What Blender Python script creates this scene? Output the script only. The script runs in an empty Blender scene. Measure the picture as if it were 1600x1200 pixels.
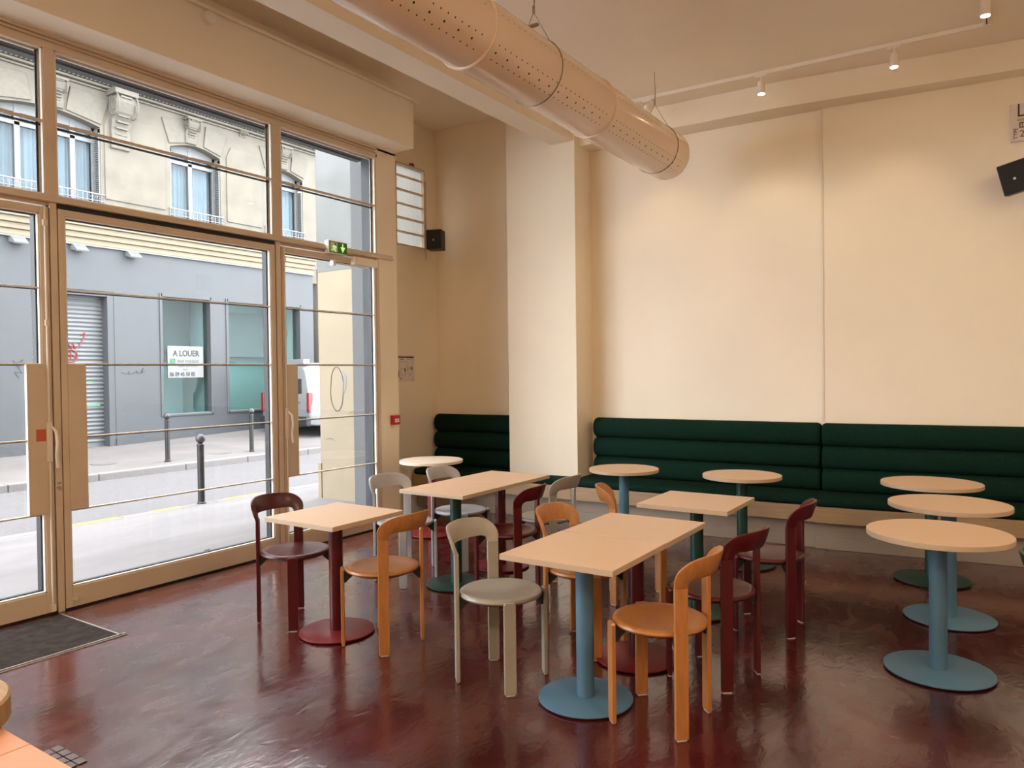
import bpy, bmesh, math, random
from mathutils import Matrix, Vector
random.seed(7)
PI = math.pi
C = bpy.context.scene.collection
SC = bpy.context.scene

# ------------------------------------------------------------------ camera
YAW, PITCH, ROLL = math.radians(33.58), math.radians(0.927), math.radians(-0.694)
fw = Vector((-math.sin(YAW)*math.cos(PITCH), math.cos(YAW)*math.cos(PITCH), -math.sin(PITCH)))
rt = Vector((math.cos(YAW), math.sin(YAW), 0)); up = rt.cross(fw)
rt2 = math.cos(ROLL)*rt + math.sin(ROLL)*up
up2 = -math.sin(ROLL)*rt + math.cos(ROLL)*up
cam_d = bpy.data.cameras.new('camera'); cam = bpy.data.objects.new('camera', cam_d); C.objects.link(cam)
M = Matrix((rt2, up2, -fw)).transposed().to_4x4(); M.translation = Vector((5.35, 0, 1.6))
cam.matrix_world = M
cam_d.sensor_width = 36; cam_d.lens = 1151/1600*36; cam_d.clip_start = 0.05; cam_d.clip_end = 200
SC.camera = cam

# ------------------------------------------------------------------ world, lights, exposure
W = bpy.data.worlds.new('overcast_sky'); SC.world = W; W.use_nodes = True
nt = W.node_tree; bg = nt.nodes['Background']
tc = nt.nodes.new('ShaderNodeTexCoord'); sep = nt.nodes.new('ShaderNodeSeparateXYZ'); cr = nt.nodes.new('ShaderNodeValToRGB')
nt.links.new(tc.outputs['Generated'], sep.inputs[0]); nt.links.new(sep.outputs[2], cr.inputs[0]); nt.links.new(cr.outputs[0], bg.inputs[0])
cr.color_ramp.elements[0].position = 0.0; cr.color_ramp.elements[0].color = (0.82, 0.86, 0.92, 1)
cr.color_ramp.elements[1].position = 0.6; cr.color_ramp.elements[1].color = (0.97, 0.98, 1.0, 1)
bg.inputs[1].default_value = 7.5
SC.view_settings.view_transform = 'Standard'; SC.view_settings.look = 'None'
SC.view_settings.exposure = 0.70; SC.view_settings.gamma = 1.0; SC.view_settings.use_curve_mapping = False

def area(name, loc, rot, sx, sy, power, col):
    l = bpy.data.lights.new(name, 'AREA'); l.shape = 'RECTANGLE'; l.size = sx; l.size_y = sy
    l.energy = power; l.color = col
    o = bpy.data.objects.new(name, l); C.objects.link(o); o.location = loc; o.rotation_euler = rot
    return o
WARM = (1.0, 0.80, 0.56)
# warm fill lights added out of view under the ceiling, behind and beside the camera
for (x, y, e) in ((3.4, -2.2, 85), (6.0, -2.2, 85), (7.4, 1.2, 55), (7.8, 4.4, 22)):
    area('added_fill_light', (x, y, 4.2), (0, 0, 0), 1.2, 1.2, e, WARM)
try:
    SC.cycles.max_bounces = 12; SC.cycles.diffuse_bounces = 8; SC.cycles.glossy_bounces = 4
    SC.cycles.transparent_max_bounces = 16; SC.cycles.use_denoising = True
    SC.cycles.sample_clamp_indirect = 6.0; SC.cycles.caustics_reflective = False; SC.cycles.caustics_refractive = False
except Exception: pass

# ------------------------------------------------------------------ materials
def lin(c):
    return tuple(((v/255)/12.92 if v/255 <= 0.04045 else ((v/255+0.055)/1.055)**2.4) for v in c)
def mat(name, col, rough=0.6, metal=0.0, var=0.06, nscale=6.0, bump=0.0, bscale=40.0, coat=0.0, spec=0.5, emit=None, estr=0.0, srgb=False, stretch=None, sheen=0.0):
    if srgb: col = lin(col)
    m = bpy.data.materials.new(name); m.use_nodes = True; n = m.node_tree; N = n.nodes; L = n.links
    b = N['Principled BSDF']; b.inputs['Roughness'].default_value = rough; b.inputs['Metallic'].default_value = metal
    b.inputs['Specular IOR Level'].default_value = spec; b.inputs['Coat Weight'].default_value = coat
    b.inputs['Coat Roughness'].default_value = 0.12
    if sheen: b.inputs['Sheen Weight'].default_value = sheen
    t = N.new('ShaderNodeTexCoord'); mp = N.new('ShaderNodeMapping'); L.new(t.outputs['Object'], mp.inputs[0])
    if stretch: mp.inputs['Scale'].default_value = stretch
    no = N.new('ShaderNodeTexNoise'); no.inputs['Scale'].default_value = nscale; no.inputs['Detail'].default_value = 5
    L.new(mp.outputs[0], no.inputs['Vector'])
    r = N.new('ShaderNodeValToRGB'); L.new(no.outputs[0], r.inputs[0])
    r.color_ramp.elements[0].position = 0.3; r.color_ramp.elements[1].position = 0.7
    r.color_ramp.elements[0].color = (*[max(0, v*(1-var)) for v in col], 1)
    r.color_ramp.elements[1].color = (*[min(1, v*(1+var)) for v in col], 1)
    L.new(r.outputs[0], b.inputs['Base Color'])
    if bump:
        n2 = N.new('ShaderNodeTexNoise'); n2.inputs['Scale'].default_value = bscale; n2.inputs['Detail'].default_value = 4
        L.new(mp.outputs[0], n2.inputs['Vector'])
        bp = N.new('ShaderNodeBump'); bp.inputs['Strength'].default_value = bump; bp.inputs['Distance'].default_value = 0.01
        L.new(n2.outputs[0], bp.inputs['Height']); L.new(bp.outputs[0], b.inputs['Normal'])
    if emit: b.inputs['Emission Color'].default_value = (*emit, 1); b.inputs['Emission Strength'].default_value = estr
    return m

def glass(name, tint=(0.95, 0.97, 0.97), refl=0.05, power=4.0, graze=0.6):
    m = bpy.data.materials.new(name); m.use_nodes = True; n = m.node_tree; N = n.nodes; L = n.links
    N.remove(N['Principled BSDF']); out = N['Material Output']
    tr = N.new('ShaderNodeBsdfTransparent'); tr.inputs[0].default_value = (*tint, 1)
    gl = N.new('ShaderNodeBsdfGlossy'); gl.inputs['Roughness'].default_value = 0.02
    lw = N.new('ShaderNodeLayerWeight'); lw.inputs[0].default_value = 0.5
    pw = N.new('ShaderNodeMath'); pw.operation = 'POWER'; L.new(lw.outputs['Facing'], pw.inputs[0]); pw.inputs[1].default_value = power
    ma = N.new('ShaderNodeMath'); ma.operation = 'MULTIPLY_ADD'; L.new(pw.outputs[0], ma.inputs[0]); ma.inputs[1].default_value = graze; ma.inputs[2].default_value = refl
    mx = N.new('ShaderNodeMixShader'); L.new(ma.outputs[0], mx.inputs[0]); L.new(tr.outputs[0], mx.inputs[1]); L.new(gl.outputs[0], mx.inputs[2])
    L.new(mx.outputs[0], out.inputs[0])
    return m

m_wall = mat('cream_wall_paint', (0.87, 0.78, 0.635), 0.75, var=0.03, nscale=1.2, bump=0.05, bscale=60)
m_ceil = mat('cream_ceiling_paint', (0.90, 0.81, 0.68), 0.8, var=0.02, nscale=1.5)
m_frame = mat('cream_frame_paint', (0.636, 0.53, 0.4028), 0.42, var=0.04, nscale=3)
m_bead = mat('cream_glazing_bead', (0.75, 0.68, 0.58), 0.4, var=0.02)
m_black = mat('black_rubber_gasket', (0.008, 0.009, 0.012), 0.5, var=0.1)
m_glass = glass('clear_shop_glass', (0.97, 0.985, 0.985), 0.02, 4.0, 0.5)
m_duct = mat('glossy_cream_duct_enamel', (0.8045, 0.6455, 0.4993), 0.22, var=0.02, nscale=2, bump=0.04, bscale=3, coat=0.4)
m_hole = mat('dark_perforation', (0.03, 0.02, 0.015), 0.9)
m_wire = mat('steel_wire', (0.35, 0.28, 0.2), 0.4, metal=0.8)
m_white_metal = mat('white_track_enamel', (0.86, 0.79, 0.70), 0.4, var=0.02)
m_lamp = mat('lamp_lens', (1, 0.9, 0.7), 0.3, emit=(1.0, 0.82, 0.5), estr=40)
m_top = mat('beige_laminate', (0.6819, 0.4695, 0.3046), 0.42, var=0.025, nscale=14, stretch=(1, 8, 1))
m_top_pale = mat('pale_laminate', (0.80, 0.68, 0.55), 0.40, var=0.02, nscale=14)
m_edge = mat('plywood_edge', (0.50, 0.38, 0.27), 0.5, var=0.05, nscale=30, stretch=(1, 1, 12))
m_burg = mat('burgundy_lacquer', (0.072, 0.0035, 0.006), 0.34, var=0.12, nscale=10, coat=0.08, spec=0.4)
m_red = mat('red_powder_coat', (0.15, 0.0075, 0.0105), 0.42, var=0.08)
m_orange = mat('honey_orange_beech', (0.41, 0.164, 0.0451), 0.36, var=0.12, nscale=9, stretch=(6, 6, 1), coat=0.2)
m_grey = mat('warm_grey_lacquer', (0.315, 0.288, 0.243), 0.34, var=0.03, coat=0.2)
m_grey_bluelit = mat('grey_lacquer_bluish_light', (0.3872, 0.3872, 0.4048), 0.34, var=0.03, coat=0.2)  # same grey chair paint with bluish light mixed into the colour
m_greenl = mat('dark_green_lacquer', (0.006, 0.036, 0.015), 0.35, var=0.1)
m_blue = mat('sky_blue_powder_coat', (0.0765, 0.171, 0.261), 0.5, var=0.05)
m_teal = mat('dark_teal_powder_coat', (0.0024, 0.034, 0.028), 0.4, var=0.1)
m_blackmetal = mat('black_bracket_metal', (0.02, 0.018, 0.018), 0.45, metal=0.3)
m_glide = mat('pale_nylon_glide', (0.6, 0.55, 0.5), 0.5)
m_fabric = mat('bottle_green_wool', (0.004, 0.021, 0.0135), 0.9, var=0.25, nscale=60, bump=0.25, bscale=400, spec=0.12, sheen=0.0)
m_timber = mat('pale_oak_veneer', (0.36, 0.236, 0.13), 0.5, var=0.14, nscale=5, stretch=(0.6, 1, 14))
m_plinth = mat('shaded_cream_paint', (0.289, 0.2295, 0.1785), 0.55, var=0.03)  # cream wall paint darkened to hold the shade under the bench
m_speaker = mat('black_speaker_grille', (0.012, 0.011, 0.011), 0.75, bump=0.3, bscale=500)
m_spkbody = mat('dark_speaker_body', (0.03, 0.028, 0.028), 0.5)
m_silver = mat('silver_badge', (0.6, 0.6, 0.62), 0.3, metal=0.8)
m_mat = mat('charcoal_mat_pile', (0.045, 0.034, 0.030), 0.95, var=0.35, nscale=14, bump=0.8, bscale=300, spec=0.1)
m_metal = mat('brushed_metal_trim', (0.45, 0.40, 0.38), 0.35, metal=0.7)
m_terra = mat('salmon_laminate_counter', (0.72, 0.36, 0.22), 0.5, var=0.03)
m_block = mat('end_grain_wood', (0.42, 0.27, 0.13), 0.5, var=0.2, nscale=8, stretch=(1, 6, 1))
m_firered = mat('fire_alarm_red', (0.45, 0.012, 0.012), 0.4)
m_white = mat('white_plastic', (0.8, 0.76, 0.7), 0.45, var=0.02)
m_paper = mat('white_paper', (0.72, 0.66, 0.60), 0.6, var=0.02)
m_ink = mat('dark_print', (0.06, 0.04, 0.045), 0.7)
m_inkbrown = mat('brown_print', (0.16, 0.08, 0.05), 0.7)
m_sticker = mat('orange_red_sticker', (0.55, 0.11, 0.05), 0.5)
m_exit = mat('exit_sign_green', (0.015, 0.06, 0.008), 0.4, emit=(0.02, 0.12, 0.01), estr=0.25)
m_exitw = mat('exit_sign_symbol', (0.6, 0.9, 0.45), 0.4, emit=(0.55, 1.0, 0.35), estr=0.4)
m_exitb = mat('exit_sign_panel', (0.35, 0.38, 0.2), 0.4, emit=(0.5, 0.5, 0.25), estr=0.15)
m_grate = mat('worn_brown_plate', (0.10, 0.06, 0.055), 0.5, var=0.2)

# floor: poured burgundy resin, trowel-mottled and glossy
def floor_mat():
    m = bpy.data.materials.new('burgundy_resin_floor'); m.use_nodes = True; n = m.node_tree; N = n.nodes; L = n.links
    b = N['Principled BSDF']; t = N.new('ShaderNodeTexCoord')
    no = N.new('ShaderNodeTexNoise'); no.inputs['Scale'].default_value = 1.6; no.inputs['Detail'].default_value = 9; no.inputs['Distortion'].default_value = 0.8
    L.new(t.outputs['Object'], no.inputs['Vector'])
    r = N.new('ShaderNodeValToRGB'); L.new(no.outputs[0], r.inputs[0]); L.new(r.outputs[0], b.inputs['Base Color'])
    r.color_ramp.elements[0].position = 0.3; r.color_ramp.elements[0].color = (0.036, 0.0026, 0.0042, 1)
    r.color_ramp.elements[1].position = 0.75; r.color_ramp.elements[1].color = (0.085, 0.0065, 0.0085, 1)
    b.inputs['IOR'].default_value = 1.5; b.inputs['Specular IOR Level'].default_value = 0.4
    b.inputs['Coat Weight'].default_value = 0.75; b.inputs['Coat Roughness'].default_value = 0.13; b.inputs['Coat IOR'].default_value = 1.55
    mp = N.new('ShaderNodeMapping'); mp.inputs['Scale'].default_value = (1.0, 0.55, 1.0); mp.inputs['Rotation'].default_value = (0, 0, 0.6)
    L.new(t.outputs['Object'], mp.inputs[0])
    n2 = N.new('ShaderNodeTexNoise'); n2.inputs['Scale'].default_value = 5.0; n2.inputs['Detail'].default_value = 6; n2.inputs['Distortion'].default_value = 1.2
    L.new(mp.outputs[0], n2.inputs['Vector'])
    rr = N.new('ShaderNodeMapRange'); L.new(n2.outputs[0], rr.inputs[0]); rr.inputs['From Min'].default_value = .3; rr.inputs['From Max'].default_value = .7
    rr.inputs['To Min'].default_value = 0.15; rr.inputs['To Max'].default_value = 0.34; L.new(rr.outputs[0], b.inputs['Roughness'])
    n3 = N.new('ShaderNodeTexNoise'); n3.inputs['Scale'].default_value = 15.0; n3.inputs['Detail'].default_value = 4; n3.inputs['Distortion'].default_value = 1.0
    L.new(mp.outputs[0], n3.inputs['Vector'])
    bp = N.new('ShaderNodeBump'); bp.inputs['Strength'].default_value = 0.13; bp.inputs['Distance'].default_value = 0.012
    L.new(n3.outputs[0], bp.inputs['Height']); L.new(bp.outputs[0], b.inputs['Normal']); L.new(bp.outputs[0], b.inputs['Coat Normal'])
    return m
m_floor = floor_mat()

# street materials
m_stone = mat('pale_limestone', (0.12, 0.106, 0.084), 0.85, var=0.13, nscale=2.2, bump=0.25, bscale=12)
m_stone2 = mat('carved_limestone', (0.113, 0.101, 0.081), 0.85, var=0.10, nscale=12, bump=0.3, bscale=30)
m_cornice = mat('ochre_painted_cornice', (0.183, 0.146, 0.096), 0.7, var=0.04, nscale=2)
m_zinc = mat('pale_zinc_flashing', (0.145, 0.147, 0.157), 0.5, var=0.06)
m_greyp = mat('blue_grey_shopfront_paint', (0.0477, 0.0513, 0.0567), 0.55, var=0.05, nscale=1.5)
m_greyd = mat('dark_grey_skirting', (0.044, 0.047, 0.053), 0.6, var=0.08)
m_slat = mat('galvanised_shutter_slat', (0.1114, 0.1173, 0.1232), 0.45, metal=0.2, var=0.05)
m_shopint = mat('mint_interior_wall', (0.1674, 0.2294, 0.2232), 0.8, var=0.04, nscale=1)
m_shopint2 = mat('grey_interior_board', (0.0585, 0.0653, 0.0653), 0.8, var=0.05, nscale=1)
m_shopglass = glass('shop_window_glass', (0.88, 0.97, 0.97), 0.012, 3.0, 0.05)
m_wglass = glass('apartment_glass', (0.85, 0.88, 0.90), 0.015, 3.0, 0.06)
m_curtain = mat('pale_blue_curtain', (0.187, 0.231, 0.253), 0.85, var=0.1, nscale=2)
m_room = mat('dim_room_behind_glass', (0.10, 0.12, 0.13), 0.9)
m_wframe = mat('white_window_paint', (0.129, 0.132, 0.132), 0.5, var=0.02)
m_asphalt = mat('asphalt_road', (0.089, 0.082, 0.085), 0.9, var=0.10, nscale=20, bump=0.3, bscale=150)
m_pave = mat('sidewalk_asphalt', (0.132, 0.121, 0.124), 0.9, var=0.16, nscale=1.3, stretch=(1.6, .5, 1), bump=0.25, bscale=120)
m_pave2 = mat('far_sidewalk_asphalt', (0.106, 0.094, 0.091), 0.9, var=0.14, nscale=1.1, bump=0.2, bscale=120)
m_coverm = mat('cast_iron_cover', (0.10, 0.09, 0.09), 0.7, var=.2)
m_kerb = mat('granite_kerb', (0.137, 0.127, 0.124), 0.8, var=0.12, nscale=40)
m_yellow = mat('yellow_road_paint', (0.24, 0.20, 0.05), 0.7, var=0.2, nscale=25)
m_bollard = mat('bollard_dark_brown_paint', (0.010, 0.008, 0.008), 0.4, var=0.15)
m_ball = mat('bollard_ball_grey', (0.035, 0.032, 0.034), 0.4)
m_plaster = mat('pale_yellow_render', (0.223, 0.184, 0.13), 0.85, var=0.06, nscale=2.5, bump=0.15, bscale=20)
m_plaster2 = mat('weathered_white_render', (0.112, 0.115, 0.113), 0.85, var=0.16, nscale=1.6, bump=0.2, bscale=20)
m_plaster3 = mat('pale_grey_render', (0.101, 0.104, 0.108), 0.85, var=0.06, nscale=2)
m_lintel = mat('dark_metal_lintel', (0.035, 0.028, 0.025), 0.6, var=0.3, nscale=5)
m_lintel2 = mat('blue_grey_awning_edge', (0.08, 0.09, 0.10), 0.6, var=0.1)
m_lintel2b = mat('dark_weathered_jamb', (0.02, 0.022, 0.028), 0.6, var=0.4, nscale=8, stretch=(1, 1, .3))
m_van = mat('white_van_paint', (0.1339, 0.1404, 0.1483), 0.25, coat=0.6, var=0.01)
m_vandark = mat('van_dark_plastic', (0.010, 0.011, 0.014), 0.6)
m_vanred = mat('van_tail_lamp_red', (0.14, 0.006, 0.008), 0.2)
m_graf = mat('red_spray_paint', (0.22, 0.012, 0.02), 0.6)
m_grafg = mat('green_spray_paint', (0.08, 0.17, 0.10), 0.6)
m_grafk = mat('grey_marker_tag', (0.03, 0.032, 0.036), 0.6)
m_signw = mat('white_board', (0.154, 0.158, 0.158), 0.5, var=0.01)
m_signg = mat('logo_green', (0.012, 0.10, 0.05), 0.5)
m_signt = mat('sign_dark_text', (0.006, 0.007, 0.008), 0.5)
m_signt2 = mat('sign_grey_text', (0.055, 0.075, 0.075), 0.5)

# ------------------------------------------------------------------ mesh helpers
class MB:
    def __init__(s): s.v = []; s.f = []; s.mi = []; s.cur = 0
    def box(s, a, b):
        x0, y0, z0 = a; x1, y1, z1 = b; k = len(s.v)
        s.v += [(x0,y0,z0),(x1,y0,z0),(x1,y1,z0),(x0,y1,z0),(x0,y0,z1),(x1,y0,z1),(x1,y1,z1),(x0,y1,z1)]
        for f in ((0,3,2,1),(4,5,6,7),(0,1,5,4),(1,2,6,5),(2,3,7,6),(3,0,4,7)):
            s.f.append(tuple(k+i for i in f)); s.mi.append(s.cur)
        return s
    def prism(s, pts, z0, z1):
        k = len(s.v); n = len(pts)
        if sum(pts[i][0]*pts[(i+1) % n][1]-pts[(i+1) % n][0]*pts[i][1] for i in range(n)) < 0: pts = pts[::-1]
        s.v += [(x, y, z0) for x, y in pts]+[(x, y, z1) for x, y in pts]
        s.f.append(tuple(k+i for i in range(n))[::-1]); s.f.append(tuple(k+n+i for i in range(n))); s.mi += [s.cur]*2
        for i in range(n):
            j = (i+1) % n; s.f.append((k+i, k+j, k+n+j, k+n+i)); s.mi.append(s.cur)
        return s
    def extr(s, pts, axis, a, b):
        """polygon in the plane normal to axis ('x': pts are (y,z); 'y': pts are (x,z)), extruded a..b"""
        n = len(pts); k = len(s.v)
        P = (lambda u, v, t: (t, u, v)) if axis == 'x' else (lambda u, v, t: (u, t, v))
        s.v += [P(u, v, a) for u, v in pts]+[P(u, v, b) for u, v in pts]
        s.f.append(tuple(k+i for i in range(n))); s.f.append(tuple(k+n+i for i in range(n))[::-1]); s.mi += [s.cur]*2
        for i in range(n):
            j = (i+1) % n; s.f.append((k+i, k+n+i, k+n+j, k+j)); s.mi.append(s.cur)
        return s
    def lathe(s, prof, c=(0, 0, 0), n=32):
        k = len(s.v); m = len(prof)
        for r, z in prof:
            for i in range(n):
                a = 2*PI*i/n; s.v.append((c[0]+r*math.cos(a), c[1]+r*math.sin(a), c[2]+z))
        for j in range(m-1):
            for i in range(n):
                i2 = (i+1) % n; s.f.append((k+j*n+i, k+j*n+i2, k+(j+1)*n+i2, k+(j+1)*n+i)); s.mi.append(s.cur)
        s.f.append(tuple(k+i for i in range(n))[::-1]); s.f.append(tuple(k+(m-1)*n+i for i in range(n))); s.mi += [s.cur]*2
        return s
    def tube(s, pts, r, n=8):
        pts = [Vector(p) for p in pts]; k = len(s.v); m = len(pts); u = None
        for j, p in enumerate(pts):
            d = (pts[min(j+1, m-1)]-pts[max(j-1, 0)]).normalized()
            if u is None: u = d.orthogonal().normalized()
            u = (u-d*u.dot(d)).normalized(); w = d.cross(u); rr = r[j] if isinstance(r, (list, tuple)) else r
            for i in range(n):
                a = 2*PI*i/n; s.v.append(tuple(p+rr*(math.cos(a)*u+math.sin(a)*w)))
        for j in range(m-1):
            for i in range(n):
                i2 = (i+1) % n; s.f.append((k+j*n+i, k+j*n+i2, k+(j+1)*n+i2, k+(j+1)*n+i)); s.mi.append(s.cur)
        s.f.append(tuple(k+i for i in range(n))[::-1]); s.f.append(tuple(k+(m-1)*n+i for i in range(n))); s.mi += [s.cur]*2
        return s
    def build(s, name, mats, parent=None, bevel=0.0, smooth=False, seg=2):
        me = bpy.data.meshes.new(name); me.from_pydata(s.v, [], s.f)
        if not isinstance(mats, (list, tuple)): mats = [mats]
        for m in mats: me.materials.append(m)
        me.polygons.foreach_set('material_index', s.mi)
        bm = bmesh.new(); bm.from_mesh(me); bmesh.ops.recalc_face_normals(bm, faces=bm.faces); bm.to_mesh(me); bm.free()
        if smooth:
            me.polygons.foreach_set('use_smooth', [True]*len(me.polygons))
            try: me.set_sharp_from_angle(angle=math.radians(38))
            except Exception: pass
        o = bpy.data.objects.new(name, me); C.objects.link(o)
        if parent is not None: o.parent = parent
        if bevel:
            b = o.modifiers.new('bevel', 'BEVEL'); b.width = bevel; b.segments = seg; b.limit_method = 'ANGLE'; b.angle_limit = math.radians(40)
        return o

def B(a, b): return MB().box(a, b)
def tag(o, label, cat=None, group=None, kind=None):
    if label: o['label'] = label
    if cat: o['category'] = cat
    if group: o['group'] = group
    if kind: o['kind'] = kind
    return o
def thing(name, label, cat, loc=(0, 0, 0), rz=0, group=None, kind=None):
    o = bpy.data.objects.new(name, None); C.objects.link(o); o.location = loc; o.rotation_euler = (0, 0, rz)
    o.empty_display_size = 0.1
    return tag(o, label, cat, group, kind)
def kids(o): return [c for c in C.objects if c.parent == o]
def copy_tree(o, parent=None):
    c = o.copy(); C.objects.link(c); c.parent = parent
    for ch in kids(o): copy_tree(ch, c)
    return c
def text(body, size, o3, ux, name, m, parent, align='LEFT', sx=1.0, thick=0.0015, bold=0.0):
    """flat print: o3 origin (baseline), ux = reading direction; up is +z unless given a pair"""
    cu = bpy.data.curves.new(name, 'FONT'); cu.body = body; cu.size = size; cu.align_x = align; cu.extrude = thick; cu.resolution_u = 3; cu.offset = bold
    t = bpy.data.objects.new(name, cu); C.objects.link(t)
    dg = bpy.context.evaluated_depsgraph_get(); me = bpy.data.meshes.new_from_object(t.evaluated_get(dg))
    bpy.data.objects.remove(t)
    ux, uy = (Vector(ux[0]), Vector(ux[1])) if isinstance(ux[0], (tuple, list)) else (Vector(ux), Vector((0, 0, 1)))
    uz = ux.cross(uy); R = Matrix((ux*sx, uy, uz)).transposed().to_4x4(); R.translation = Vector(o3)
    me.transform(R); me.materials.clear(); me.materials.append(m)
    o = bpy.data.objects.new(name, me); C.objects.link(o); o.parent = parent
    return o

# ================================================================== SETTING
def wl(x):   # room face of the back wall
    return 7.43+0.035*(x-3.96) if x < 3.96 else 7.40+0.11*(x-3.96)
ZL, ZR = 4.65, 4.27     # ceiling heights left and right of the beam
STR = 'structure'
tag(B((-0.06, -4.2, -0.12), (9.0, 8.2, 0)).build('floor', m_floor), 'glossy mottled burgundy resin floor', 'floor', kind=STR)
mb = MB(); mb.box((-0.8, -4.2, ZL), (1.4, 7.9, ZL+.1)); mb.box((1.4, -4.2, ZR), (9.0, 8.2, ZR+.48))
tag(mb.build('ceiling', m_ceil), 'cream painted ceiling, higher beside the window side of the beam', 'ceiling', kind=STR)
tag(B((1.255, -4.2, 4.07), (1.525, 6.99, 4.66)).build('trim_1', m_wall, bevel=.004), 'long cream ceiling beam running to the square pillar', 'beam', kind=STR)
# soffit box above the shop windows
tag(B((0.0, -4.2, 3.92), (0.30, 5.83, 4.42)).build('trim_2', m_wall, bevel=.004), 'cream boxed soffit above the street windows', 'soffit', kind=STR)
# back wall in two planes with a pale seam between
mb = MB(); mb.prism([(-.8, wl(-.8)), (3.96, wl(3.959)), (3.96, 8.2), (-.8, 8.2)], 0, ZL+.05)
mb.prism([(3.96, wl(3.96)), (9.0, wl(9.0)), (9.0, 8.2), (3.96, 8.2)], 0, ZL+.05)
tag(mb.build('wall_back', m_wall), 'tall cream back wall above the green banquettes', 'wall', kind=STR)
tag(B((3.945, wl(3.96)-.006, 1.1), (3.962, wl(3.96)+.01, 4.03)).build('trim_4', m_bead), 'thin vertical cream joint strip on the back wall', 'trim', kind=STR)
# cornice box at the top of the back wall
mb = MB(); mb.prism([(1.525, 6.98+.10), (3.6, 7.13), (9.0, 7.13+.13*5.4), (9.0, 8.0), (1.525, 8.0)], 4.03, 4.28)
tag(mb.build('trim_3', m_wall, bevel=.006), 'cream cornice box along the top of the back wall', 'cornice', kind=STR)
# pillar
mb = MB(); mb.box((.657, 7.0, 0), (1.25, 7.6, ZL)); mb.box((1.235, 6.985, 0), (1.55, 7.6, 4.30))
tag(mb.build('wall_pillar', m_wall, bevel=.006), 'square cream pillar between the two banquettes', 'pillar', kind=STR)
# unseen sides of the room
tag(B((9.0, -4.2, 0), (9.2, 8.2, ZL)).build('wall_right', m_wall), 'cream wall on the far right, out of the picture', 'wall', kind=STR)
tag(B((-0.3, -4.4, 0), (9.2, -4.2, ZL)).build('wall_rear', m_wall), 'cream wall behind the viewer', 'wall', kind=STR)
# street-side wall: header, pilaster, recess with small window, left end pier
mb = MB()
mb.box((-.30, -4.2, 3.90), (0, 5.87, ZL+.05))
mb.box((-.20, 5.575, -.12), (0, 5.87, 3.92))
mb.box((-.66, 5.875, -.12), (-.1, 5.93, ZL+.05))
mb.box((-.30, -4.2, -.12), (0, -1.2, 3.92))
# recessed wall x=-.6 with opening y 6.50..7.02 z 3.11..4.09
mb.box((-.66, 5.87, -.12), (-.6, 6.52, ZL+.05)); mb.box((-.66, 7.04, -.12), (-.6, 8.0, ZL+.05))
mb.box((-.66, 6.52, -.12), (-.6, 7.04, 3.13)); mb.box((-.66, 6.52, 4.10), (-.6, 7.04, ZL+.05))
tag(mb.build('wall_left', m_wall), 'cream street-side wall with the recess beside the shop front', 'wall', kind=STR)

tag(B((-.665, 5.862, -.12), (-.20, 5.876, 4.7)).build('trim_12', m_plaster3), 'pale grey rendered outer wall strip beside the right-hand door', 'wall strip', kind=STR)
# outer lintel seen through the top panes
mb = MB(); mb.box((-.22, -1.2, 3.835), (-.065, 5.6, 3.90)); mb.cur = 1; mb.box((-.30, -1.2, 3.825), (-.22, 5.6, 3.95))
tag(mb.build('trim_5', [m_lintel, m_lintel2]), 'dark metal lintel outside above the top windows', 'lintel', kind=STR)
tag(B((-.19, 5.555, -.1), (-.07, 5.60, 3.84)).build('trim_6', m_lintel2b), 'dark metal jamb outside the right-hand door', 'jamb', kind=STR)

tag(B((-.075, -1.2, 0), (-.004, 5.6, .014)).build('threshold', m_blackmetal), 'dark metal threshold under the glass doors', 'threshold', kind=STR)
# ---- shop front frame: transom, sill head and mullions
mb = MB()
mb.box((-.07, -1.2, 2.80), (.012, 5.80, 2.835)); mb.box((-.068, -1.2, 2.765), (-.02, 5.60, 2.801)); mb.box((-.069, -1.2, 2.785), (.03, 5.80, 2.802))
mb.box((-.07, -1.2, 3.82), (.0, 5.60, 3.86)); mb.box((-.068, -1.2, 3.858), (-.012, 5.60, 3.925))
mb.box((-.02, -1.2, 3.872), (.006, 5.60, 3.884)); mb.box((-.02, -1.2, 3.897), (.008, 5.60, 3.908))
for (a, b) in ((.58, .65), (2.42, 2.49), (4.28, 4.37), (5.555, 5.60), (-1.25, -1.18)):
    mb.box((-.068, a, 2.834), (-.001, b, 3.822))
tag(mb.build('trim_7', m_frame, bevel=.003), 'cream painted timber transom and head of the shop front', 'frame', kind=STR)
for i, (a, b) in enumerate(((.585, .645), (2.440, 2.484), (4.302, 4.352), (5.56, 5.60))):
    B2 = B((-.062, a-.012, 0.01), (-.022, b+.012, 2.77)).build('door_seal', m_black)  # black boxes added to darken the open gaps beside the posts
    tag(B2, ['black seal beside the door post beyond the left edge of the picture', 'black seal strip behind the post between left and wide door', 'black seal strip behind the post between wide and right door', 'black seal strip behind the post at the right-hand wall'][i], 'seal', kind=STR)
    tag(B((-.07, a, 0), (.004, b, 2.786)).build('trim_%d' % (8+i), m_frame, bevel=.003),
        ['cream door post beyond the left edge of the picture', 'cream door post between the left and the wide door', 'cream door post between the wide and the right door', 'cream door post against the right-hand wall'][i], 'post', kind=STR)

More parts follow.
